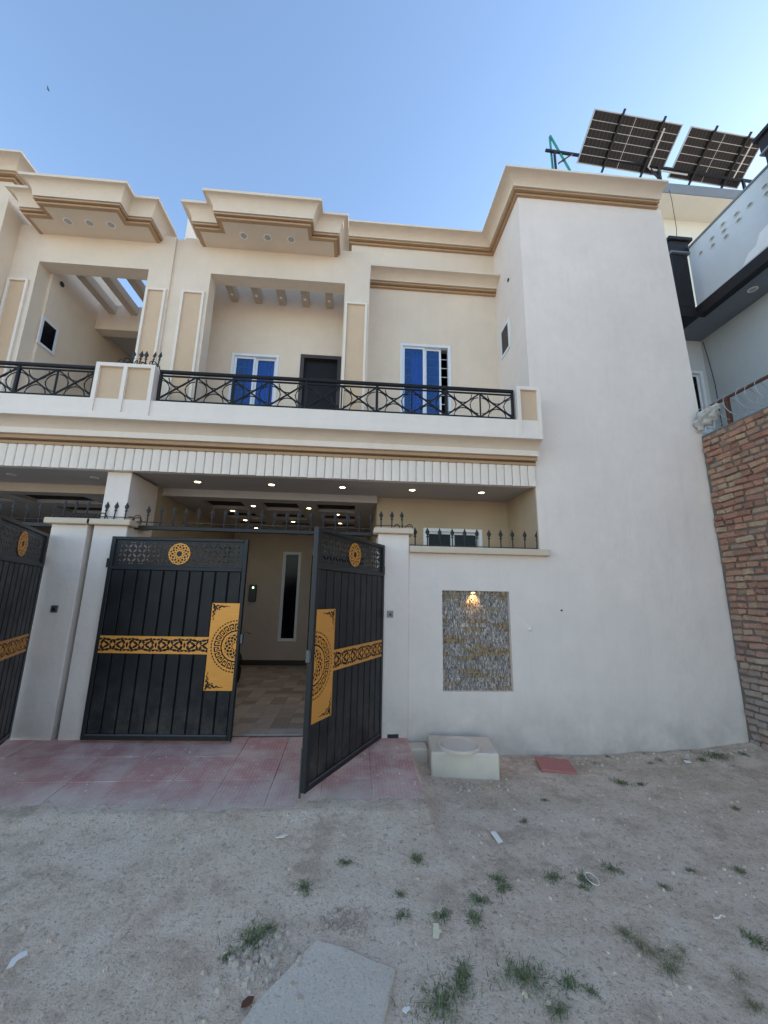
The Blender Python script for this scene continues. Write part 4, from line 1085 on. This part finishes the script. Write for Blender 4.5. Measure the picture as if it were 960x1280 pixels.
put('black_trim', MB().box(NX - .03, NX + .10, -2.0, 5.56, 6.352, 6.555, .006), 'dark_stone', NB)
par = put('parapet', MB().box(NX, NX + .10, -2.0, 5.56, 6.5555, 7.735), 'pale_blue', NB)
put('coping', MB().box(NX - .02, NX + .12, -2.0, 5.56, 7.7355, 7.775, .004), 'soffit_grey', par)
for (y, z) in ((5.333, 7.445), (5.104, 7.504), (5.108, 7.373), (4.897, 7.563), (4.897, 7.431), (4.884, 7.306), (4.67, 7.507), (4.66, 7.377), (4.47, 7.443), (4.23, 7.50), (4.23, 7.37)):
    pts = [(NX - .004, y + .045 * math.cos(a), z + .030 * math.sin(a)) for a in [k * 2 * math.pi / 18 for k in range(18)]]
    put('oval_ring', MB().tube(pts, .008, 6, False, True), 'neigh_cream', par)
    put('oval_recess', MB().lathe([(.030, 0), (.030, -.0025), (.02, -.003)], NX, y, z, 16, 'x'), 'soffit_grey', par)
mb = MB()
pl_ = [(3.6, 6.60), (4.72, 6.60), (4.62, 6.72), (4.50, 6.74), (4.42, 6.88), (4.2, 6.92), (3.6, 7.05)]
put('paint_patch', MB().prism(pl_, 'x', NX - .003, NX - .0005), 'patch_white', par)
def dark_pillar(y0, y1, zb_, top):
    put('corner_pillar', MB().box(5.47, 5.775, y0, y1, zb_, top, .006), 'dark_stone', NB)
    cp = put('pillar_cap', MB().box(5.45, 5.80, y0 - .03, y1 + .03, top + .001, top + .22, .006), 'dark_stone', NB)
    put('cap_slab', MB().box(5.41, 5.86, y0 - .07, y1 + .07, top + .2205, top + .285, .006), 'dark_stone', cp)
    put('cap_line', MB().box(5.44, 5.81, y0 - .04, y1 + .04, top - .03, top + .0005), 'soffit_grey', cp)
dark_pillar(5.561, 5.86, 6.5565, 7.66); dark_pillar(3.62, 3.92, 6.5565, 7.66)
put('parapet', MB().box(4.9, 5.49, 5.90, 6.0, 6.4, 7.70), 'pale_blue', NB)
put('post_stub', MB().box(5.62, 5.80, 6.02, 6.2, 6.5, 8.60, .005), 'ceiling', NB)
put('wall', MB().box(4.70, 9.6, 7.40, 9.5, 6.3, 10.64), 'neigh_cream', NB)
put('roof_slab', MB().box(5.02, 10.2, 6.82, 9.6, 10.641, 10.655), 'neigh_cream', NB)
put('roof_fascia', MB().box(5.0, 10.22, 6.80, 9.6, 10.6555, 10.93, .006), 'soffit_grey', NB)
downlight(NB, 6.75, 7.05, 10.641, False, .07)
downlight(NB, 6.1, 4.9, 6.362, False, .05)
put('balcony_floor', MB().box(5.9, 10, 5.0, 7.4, 6.47, 6.55), 'soffit_grey', NB)
cb_ = thing('cable', 'thin dark cable hanging down the pale wall behind the block', 'cable', (0, 0, 0))
put('wire', MB().tube([(6.36, 6.10, 6.30), (6.37, 6.06, 5.9), (6.385, 6.03, 5.4), (6.385, 6.03, 4.6), (6.385, 6.03, 4.13)], .006, 5), 'rubber', cb_)
cb2 = thing('cable', 'thin cable dropping from the roof edge to the balcony pillar', 'cable', (0, 0, 0))
put('wire', MB().tube([(6.86, 6.78, 10.7), (6.70, 6.60, 10.2), (6.5, 6.4, 9.2), (6.1, 6.1, 8.0)], .006, 5), 'rubber', cb2)

# ------------------------------------------------------------------ solar panels on the roof
SZ = 0.95
P00 = Vector((5.452, 6.971, 13.218)); P10 = Vector((10.157, 7.214, 13.218)); P01 = Vector((5.410, 7.786, 12.635))
cl = Vector((0, 0, 1.55)); P00, P10, P01 = [cl + (p - cl) * SZ for p in (P00, P10, P01)]
U = (P10 - P00); U_len = U.length; U.normalize(); Vd = (P01 - P00); V_len = Vd.length; Vd.normalize(); Nn = U.cross(Vd).normalized()
if Nn.z < 0: Nn = -Nn
SA = thing('solar_array', 'pair of solar panels on a dark steel frame with green legs, up on the roof', 'solar panels', (0, 0, 0))
def solar(u0, u1):
    t = bpy.data.objects.new('solar_panel', None); COL.objects.link(t); t.parent = SA
    pm = Matrix((U, Vd, Nn)).transposed().to_4x4(); pm.translation = P00 + U * u0
    t.matrix_world = pm; w_ = u1 - u0; h_ = V_len
    put('backsheet', MB().box(.02, w_ - .02, .02, h_ - .02, .010, .016), 'pv_back', t)
    mb = MB(); mb.box(0, .02, 0, h_, -.02, .02); mb.box(w_ - .02, w_, 0, h_, -.02, .02); mb.box(.02, w_ - .02, 0, .02, -.02, .02); mb.box(.02, w_ - .02, h_ - .02, h_, -.02, .02)
    put('frame', mb, 'galv', t)
    nu, nv = 22, 6; cw, ch = (w_ - .06) / nu, (h_ - .06) / nv
    cell = MB().box(.004, cw - .004, .006, ch - .006, 0, .002).mesh('cell')
    for i in range(nu):
        for j in range(nv):
            o = put('cell', cell, 'pv_cell', t); o.location = (.03 + i * cw, .03 + j * ch, .0075)
    mb = MB()
    for j in range(1, nv): mb.box(.02, w_ - .02, .03 + j * ch - .005, .03 + j * ch + .005, .002, .0072)
    mb.box(w_ * .47, w_ * .47 + .012, .02, h_ - .02, .0005, .0018)
    put('busbar', mb, 'pv_line', t)
    for fr_ in (.30, .76): put('support_rail', MB().box(w_ * fr_, w_ * fr_ + .04, -.08, h_ + .10, -.065, -.0205), 'black_metal', t)
    return t
solar(0, U_len * .505)
solar(U_len * .555, U_len)
SF = SA
put('beam', MB().tube([(4.30, 7.28, 12.22), (9.85, 7.45, 12.13)], .036, 4), 'black_metal', SF)
put('leg', MB().tube([(4.52, 7.28, 12.22), (4.52, 7.28, 10.93)], .030, 4), 'black_metal', SF)
put('leg', MB().tube([(7.25, 7.36, 12.16), (7.25, 7.36, 10.93)], .040, 4), 'black_metal', SF)
put('brace', MB().tube([(7.0, 7.36, 12.14), (7.25, 7.36, 11.75)], .022, 4), 'black_metal', SF)
put('brace', MB().tube([(4.6, 7.28, 11.85), (5.0, 7.28, 12.2)], .022, 4), 'black_metal', SF)
put('leg', MB().tube([(4.46, 7.30, 12.72), (5.05, 7.30, 11.3), (5.05, 7.30, 10.93)], .026, 4), 'green_paint', SF)
put('leg', MB().tube([(4.46, 7.32, 12.72), (4.52, 7.40, 10.93)], .026, 4), 'green_paint', SF)
put('leg', MB().tube([(9.6, 7.44, 12.15), (9.6, 7.44, 10.93)], .036, 4), 'black_metal', SF)
q = P00 + U * (U_len * .505 * .80); q2 = q + Vd * (V_len * .86)
put('conduit', MB().tube([q + Vd * .12 - Nn * .08, q2 - Nn * .085, q2 - Nn * .085 + U * .08 + Vd * .03, q2 + U * 1.1 + Vd * .02 - Nn * .085], .018, 6), 'pv_line', SF)
q = P00 + U * (U_len * .93)
put('conduit', MB().tube([q + Vd * .05 - Nn * .08, q + Vd * (V_len * .8) - Nn * .085], .016, 6), 'pv_line', SF)

# ================================================================== things on the ground
t = thing('septic_cover', 'concrete chamber box with round lid at the foot of the wall', 'concrete box', (0, 0, 0))
a = -0.11
bx_ = put('box', MB().box(-.325, .325, -.24, .24, -.26, .085, .012), 'concrete', t); bx_.location = (1.145, 4.335, 0); bx_.rotation_euler = (0, 0, a)
lid = put('lid', MB().lathe([(.212, .0853), (.212, .105), (.204, .112), (.186, .112), (.180, .100), (.172, .099), (.167, .108), (.02, .111)], 0, 0, 0, 40), 'concrete_lid', t); lid.location = (1.10, 4.26, 0)
put('concrete_step', MB().box(0.62, 0.835, 4.46, 4.655, -.25, 0.0, .014), 'concrete', None, label='small low concrete step between the pillar and the chamber box', cat='step')
o = put('clay_tile', MB().box(-.17, .17, -.145, .145, -.012, .016, .006), 'tile_red', None, label='reddish square tile lying on the dirt near the wall', cat='tile')
o.location = (2.13, 4.36, gz(2.13, 4.36) + .018); o.rotation_euler = (R(3), R(2), R(-12))
mb = MB(); pl_ = [(-0.119, 2.312), (0.02, 2.262), (0.13, 2.205), (0.245, 2.148), (0.21, 2.02), (0.14, 1.80), (0.03, 1.60), (-0.25, 1.66), (-0.42, 1.86), (-0.331, 2.03), (-.22, 2.18)]
mb.prism([(x + random.uniform(-.008, .008), y + random.uniform(-.008, .008)) for x, y in pl_], 'z', -.16, gz(-.05, 2.0) + .016)
put('concrete_slab', mb, 'slab_concrete', None, bevel=.012, label='flat grey concrete slab set in the dirt at the bottom', cat='slab')

def litter(name, label, x, y, pts, m, rz, th=.002, tilt=(0, 0), lift=.012):
    mb = MB().prism(pts, 'z', 0, th); r_ = random.Random(x * 100)
    mb.v = [(a, b, c + .25 * (a * a - b * a) + r_.uniform(0, .002)) for a, b, c in mb.v]
    o = put(name, mb, m, None, label=label, cat='litter', group='litter scattered on the dirt')
    o.location = (x, y, gz(x, y) + lift); o.rotation_euler = (tilt[0], tilt[1], rz); o.scale = (.8, .8, 1.0)
litter('paper_scrap', 'folded white paper scrap right of the ramp corner', 1.06, 3.11, [(-.025, -.055), (.03, -.05), (.028, .05), (-.02, .055)], 'litter_white', .4, .006, (.35, .1))
litter('paper_tag', 'cream printed tag lying beside a green weed tuft', 0.47, 2.33, [(-.018, -.045), (.02, -.045), (.022, -.01), (.034, -.005), (.03, .012), (.018, .012), (.012, .048), (-.02, .046)], 'litter_tag', -.3, .003, (.15, -.1))
litter('plastic_scrap', 'white plastic scrap in the dirt at the left picture edge', -1.46, 2.27, [(-.03, -.05), (.0, -.04), (.012, -.01), (.05, .01), (.04, .04), (.01, .03), (-.02, .0)], 'litter_white', .5, .004, (.2, .2))
litter('plastic_scrap', 'small white scrap on bare dirt in front of the ramp', -0.43, 3.12, [(-.05, -.012), (.02, -.02), (.05, .01), (.02, .02), (-.02, .006)], 'litter_white', .2, .004)
litter('plastic_strip', 'thin curled white strip at the right of the dirt yard', 2.0, 2.36, [(-.04, -.004), (-.01, -.012), (.03, -.004), (.04, -.02), (.046, -.016), (.034, .006), (-.008, -.004), (-.038, .004)], 'litter_white', .3, .004)
litter('paper_scrap', 'tiny white paper square near the bottom edge beside the slab', 0.27, 1.96, [(-.016, -.014), (.018, -.012), (.016, .014), (-.018, .012)], 'litter_white', .7, .003)
litter('paper_scrap', 'white scrap lying against the wall foot at the right', 3.58, 4.37, [(-.05, -.02), (.04, -.03), (.06, .01), (-.02, .03)], 'litter_white', .2, .006, (.2, 0))
litter('dry_leaf', 'curled brown leaf at the left corner of the concrete slab', -0.375, 2.02, [(-.045, 0), (-.02, .018), (.02, .02), (.05, 0), (.02, -.016), (-.02, -.014)], 'leaf_brown', 1.0, .004, (.3, .2))
pts = [(1.49 + .03 * math.cos(k * .39), 2.67 + .055 * math.sin(k * .39), gz(1.49, 2.67) + .014) for k in range(16)]
put('plastic_ring', MB().tube(pts, .002, 5, False, True), 'litter_white', None, label='thin white plastic loop among weeds in the yard', cat='litter', group='litter scattered on the dirt')

# weeds
def tuft_mesh(seed, n, spread, h, lean=.6):
    r_ = random.Random(seed); mb = MB()
    for _ in range(n):
        a = r_.uniform(0, 2 * math.pi); d = abs(r_.gauss(0, spread * .5)); cl_ = r_.randrange(7); x, y = d * math.cos(a) + spread * .16 * math.cos(cl_ * 1.7 + seed), d * math.sin(a) * .75 + spread * .12 * math.sin(cl_ * 2.9 + seed)
        hh = h * r_.uniform(.25, 1.0); an = r_.uniform(0, 2 * math.pi); ln = h * r_.uniform(.3, 1.3) * lean; w_ = r_.uniform(.0012, .0028)
        dx, dy = math.cos(an), math.sin(an); px, py = -dy * w_, dx * w_
        p0 = (x, y, -.01); p1 = (x + dx * ln * .35, y + dy * ln * .35, hh * .62); p2 = (x + dx * ln, y + dy * ln, hh * r_.uniform(.7, 1.0))
        mb.add([(p0[0] + px, p0[1] + py, p0[2]), (p0[0] - px, p0[1] - py, p0[2]), (p1[0] + px, p1[1] + py, p1[2]), (p1[0] - px, p1[1] - py, p1[2]), p2], [(0, 1, 3, 2), (2, 3, 4)])
    for k in range(9):                      # runners creeping over the ground
        a = k * 2 * math.pi / 9 + r_.uniform(-.3, .3); e_ = spread * r_.uniform(.6, 1.1); wx, wy = -math.sin(a) * .0016, math.cos(a) * .0016
        x1, y1 = e_ * math.cos(a), e_ * math.sin(a) * .8
        mb.add([(wx, wy, .003), (-wx, -wy, .003), (x1 * .5 - wx, y1 * .5 - wy, .008), (x1 * .5 + wx, y1 * .5 + wy, .008), (x1, y1, .003)], [(0, 1, 2, 3), (3, 2, 4)])
    me = bpy.data.meshes.new('tuft'); me.from_pydata(mb.v, [], mb.f); me.update(); return me
T_S = [tuft_mesh(k, 70, .080, .028, 1.2) for k in range(3)]; T_L = [tuft_mesh(10 + k, 300, .19, .036, 1.2) for k in range(3)]; T_D = [tuft_mesh(20 + k, 60, .13, .030, 1.4) for k in range(2)]
WG = 'weed tufts in the dirt yard'
big = [((4.05, 4.50), 1.25, 'wide green weed clump at the wall foot near the brick wall'), ((-0.43, 2.34), 1.0, 'dense green weed patch left of the concrete slab'),
       ((0.82, 2.09), 1.0, 'large green weed tuft at the lower middle right of the slab'), ((0.42, 1.99), 1.0, 'large green weed tuft at the bottom edge right of the slab'),
       ((2.58, 3.99), .85, 'low weed clump just below the wall, right of the red tile'), ((1.26, 2.71), .62, 'weed tuft beside the white plastic loop')]
for k, ((x, y), s, lb) in enumerate(big):
    t = put('weed_tuft', T_L[k % 3], 'weed', None, label=lb, cat='weed', group=WG); t.location = (x, y, gz(x, y)); t.scale = (s * .85, s * .85, s * .85); t.rotation_euler = (0, 0, k * 1.3)
small = [((1.68, 3.67), 'small weed tuft between the chamber box rubble and the red tile'), ((1.36, 3.34), 'small weed tuft behind the folded white paper scrap'),
  ((0.46, 2.89), 'lone small weed tuft in front of the ramp corner'), ((0.92, 2.71), 'pair-forming weed tuft in mid yard, the farther one'), ((0.92, 2.63), 'pair-forming weed tuft in mid yard, the nearer one'),
  ((1.45, 2.68), 'small weed tuft touching the white plastic loop'), ((1.68, 2.77), 'small weed tuft just right of the white plastic loop'), ((0.53, 2.44), 'bright small weed tuft just behind the cream tag'),
  ((0.69, 2.42), 'small weed tuft right of the cream tag'), ((0.32, 2.6), 'faint weed tuft above and left of the cream tag'), ((0.31, 2.45), 'faint weed tuft left of the cream tag'),
  ((0.55, 2.12), 'small weed tuft between the cream tag and the bottom clump'), ((1.08, 2.01), 'thin weed tuft right of the large lower middle tuft'), ((0.9, 1.94), 'thin weed tuft at the bottom edge below the large middle tuft'),
  ((2.48, 2.71), 'small weed tuft near the right picture edge, level with the plastic loop'), ((1.89, 2.6), 'small weed tuft behind the curled white strip'), ((-0.37, 2.40), 'small weed tuft at the far tip of the dense patch by the slab'),
  ((-0.52, 2.25), 'small weed tuft at the near left tip of the dense patch by the slab'), ((-0.22, 2.67), 'small weed tuft on bare dirt above the concrete slab'), ((0.01, 2.87), 'tiny weed tuft on bare dirt nearest the opened gate leaf'),
  ((3.2, 3.45), 'small weed tuft at the far right of the yard'), ((2.06, 2.22), 'weed tuft at the right picture edge below the curled strip'), ((2.17, 2.74), 'small weed tuft left of the far right edge tuft'),
  ((3.8, 4.43), 'small weed tuft at the left end of the wall-foot clump'), ((4.32, 4.46), 'small weed tuft at the right end of the wall-foot clump by the bricks'), ((0.76, 2.54), 'small weed tuft in mid yard below the pair'),
  ((1.0, 2.05), 'weed tuft joined to the right side of the large middle tuft'), ((0.52, 2.06), 'weed tuft joined to the right side of the bottom clump'), ((1.40, 2.62), 'small weed tuft just in front of the white plastic loop'), ((2.75, 3.95), 'small weed tuft right of the low clump below the wall')]
for k, ((x, y), lb) in enumerate(small):
    t = put('weed_tuft', T_S[k % 3], 'weed', None, label=lb, cat='weed', group=WG)
    s = random.uniform(.55, 1.2); t.location = (x, y, gz(x, y)); t.scale = (s, s, s * random.uniform(.6, 1.0)); t.rotation_euler = (0, 0, k)
mb = MB()
for k in range(24):
    u = random.random()
    x = 1.38 + u * .42 + random.gauss(0, .06) if k < 14 else random.uniform(1.9, 4.4); y = 2.28 - u * .30 + random.gauss(0, .06) if k < 14 else random.uniform(4.25, 4.62)
    src = T_D[k % 2]; s = random.uniform(.35, .8); zz = gz(x, y); ca, sa = math.cos(k), math.sin(k)
    mb.add([(x + (v.co.x * ca - v.co.y * sa) * s, y + (v.co.x * sa + v.co.y * ca) * s, zz + v.co.z * s) for v in src.vertices], [tuple(p.vertices) for p in src.polygons])
me = bpy.data.meshes.new('dry_grass'); me.from_pydata(mb.v, [], mb.f)
put('dry_grass', me, 'weed_dry', None, label='thin dry grass scattered over the dirt', cat='grass', kind='stuff')

# pebbles, rubble, paint flecks
def chips(name, label, pts, smin, smax, m, flat=.6):
    mb = MB()
    for (x, y) in pts:
        s = smin + (smax - smin) * random.random() ** 3; zz = (RZ0 + (y - RY0) * math.tan(slope) + .001) if (x < .62 and y > 3.46) else gz(x, y)
        n = 5; ring = []; a0 = random.uniform(0, 6)
        lo_ = [(x + s * random.uniform(.7, 1.1) * math.cos(a0 + k * 2 * math.pi / n), y + s * random.uniform(.7, 1.1) * math.sin(a0 + k * 2 * math.pi / n), zz - s * .2) for k in range(n)]
        hi_ = [(x + (p[0] - x) * .6, y + (p[1] - y) * .6, zz + s * flat * random.uniform(.7, 1.1)) for p in lo_]
        mb.add(lo_ + hi_, [tuple(range(n, 2 * n))] + [(k, (k + 1) % n, n + (k + 1) % n, n + k) for k in range(n)])
    me = bpy.data.meshes.new(name); me.from_pydata(mb.v, [], mb.f); me.update()
    put(name, me, m, None, label=label, cat='pebbles', kind='stuff')
g2 = random.gauss
pts = [(random.uniform(-3, 4.5), 1.7 + 2.95 * random.random()) for _ in range(260)]
pts = [p for p in pts if not (p[0] < .62 and p[1] > 3.40)]
chips('pebbles', 'grey pebbles and crumbs strewn over the dirt', pts, .003, .012, 'pebble')
pts = [(random.uniform(-3, 4.5), 1.7 + 2.95 * random.random()) for _ in range(900)] + [(random.uniform(.7, 4.4), 1.8 + 2.8 * random.random()) for _ in range(900)]
pts = [p for p in pts if not (p[0] < .66 and p[1] > 3.36)]
chips('dirt_clods', 'loose crumbs and clods of grey earth over the yard', pts, .003, .018, 'dirt', .75)
pts = [(1.05 + g2(0, .22), 3.90 + g2(0, .09)) for _ in range(150)] + [(-.34 + g2(0, .10), 2.20 + g2(0, .10)) for _ in range(170)] + [(random.uniform(2.0, 4.5), 4.50 + g2(0, .06)) for _ in range(160)]
pts = [p for p in pts if not (p[0] < .62 and p[1] > 3.40)]
chips('rubble', 'pale rubble chips in heaps by the chamber and the slab', pts, .004, .030, 'pebble', .7)
pts = [(.03 + g2(0, .09), 2.42 + g2(0, .045)) for _ in range(120)]
chips('broken_earth', 'brown broken earth crumbs above the concrete slab', pts, .004, .022, 'rubble_brown', .8)
pts = [(random.uniform(-3.5, .6), random.uniform(3.45, 4.6)) for _ in range(210)]
chips('paint_flecks', 'white paint flecks and plaster crumbs on the pink ramp', pts, .003, .014, 'paint_fleck', .12)

# motorcycle parked inside, mostly hidden by the gate leaf
mc = thing('motorcycle', 'dark motorcycle parked in the carport, mostly hidden behind the gate leaf', 'motorcycle', (-1.80, 6.95, .056), math.atan2(1.5, -.95)); mc.scale = (.78, .78, .78)
def wheel(x):
    pts = [(x + .26 * math.cos(a), 0, .30 + .26 * math.sin(a)) for a in [k * 2 * math.pi / 24 for k in range(24)]]
    w_ = put('wheel', MB().tube(pts, .04, 8, False, True), 'rubber', mc)
    mb = MB().lathe([(.03, -.05), (.03, .05)], x, 0, .30, 10, 'y')
    for k in range(10): a_ = k * math.pi / 5; mb.tube([(x, 0, .30), (x + .23 * math.cos(a_), 0, .30 + .23 * math.sin(a_))], .004, 4)
    put('spokes', mb, 'chrome', w_)
wheel(0.28); wheel(1.50)
put('frame', MB().tube([(1.50, .05, .30), (1.25, .06, .55), (.75, .05, .45), (.55, .04, .40), (.42, .03, .85), (.28, .06, .30)], .022, 6), 'black_metal', mc)
put('engine', MB().box(.62, 1.0, -.14, .14, .22, .52, .05), 'grey_metal', mc)
put('fuel_tank', MB().lathe([(.02, -.24), (.10, -.20), (.13, -.05), (.12, .12), (.05, .24)], .72, 0, .78, 14, 'x'), 'tile_red', mc)
put('seat', MB().box(.92, 1.55, -.12, .12, .70, .79, .04), 'rubber', mc)
put('handlebar', MB().tube([(.55, -.36, 1.0), (.45, -.22, 1.04), (.42, 0, .96), (.45, .22, 1.04), (.55, .36, 1.0)], .013, 6), 'chrome', mc)
put('headlight', MB().lathe([(.09, 0), (.08, .07), (.03, .12)], .30, 0, .86, 16, 'x'), 'chrome', mc)
put('mudguard', MB().tube([(.02, 0, .50), (.14, 0, .60), (.28, 0, .64), (.42, 0, .60)], .055, 6), 'black_metal', mc)

# small bird high in the sky
bd = thing('bird', 'tiny dark bird flying high in the blue sky', 'bird', (-40.7, 41.1, 63.4), .4); bd.scale = (.65, .65, .65)
put('body', MB().lathe([(.01, -.28), (.05, -.18), (.085, 0), (.07, .14), (.04, .22), (.005, .30)], 0, 0, 0, 10, 'x'), 'bird_dark', bd)
for s in (-1, 1):
    put('wing', MB().prism([(-.10, 0), (.12, 0), (.06, s * .42), (-.06, s * .62), (-.12, s * .40)] if s > 0 else [(-.10, 0), (-.12, s * .40), (-.06, s * .62), (.06, s * .42), (.12, 0)], 'z', .0, .02), 'bird_dark', bd).rotation_euler = (s * .45, 0, 0)
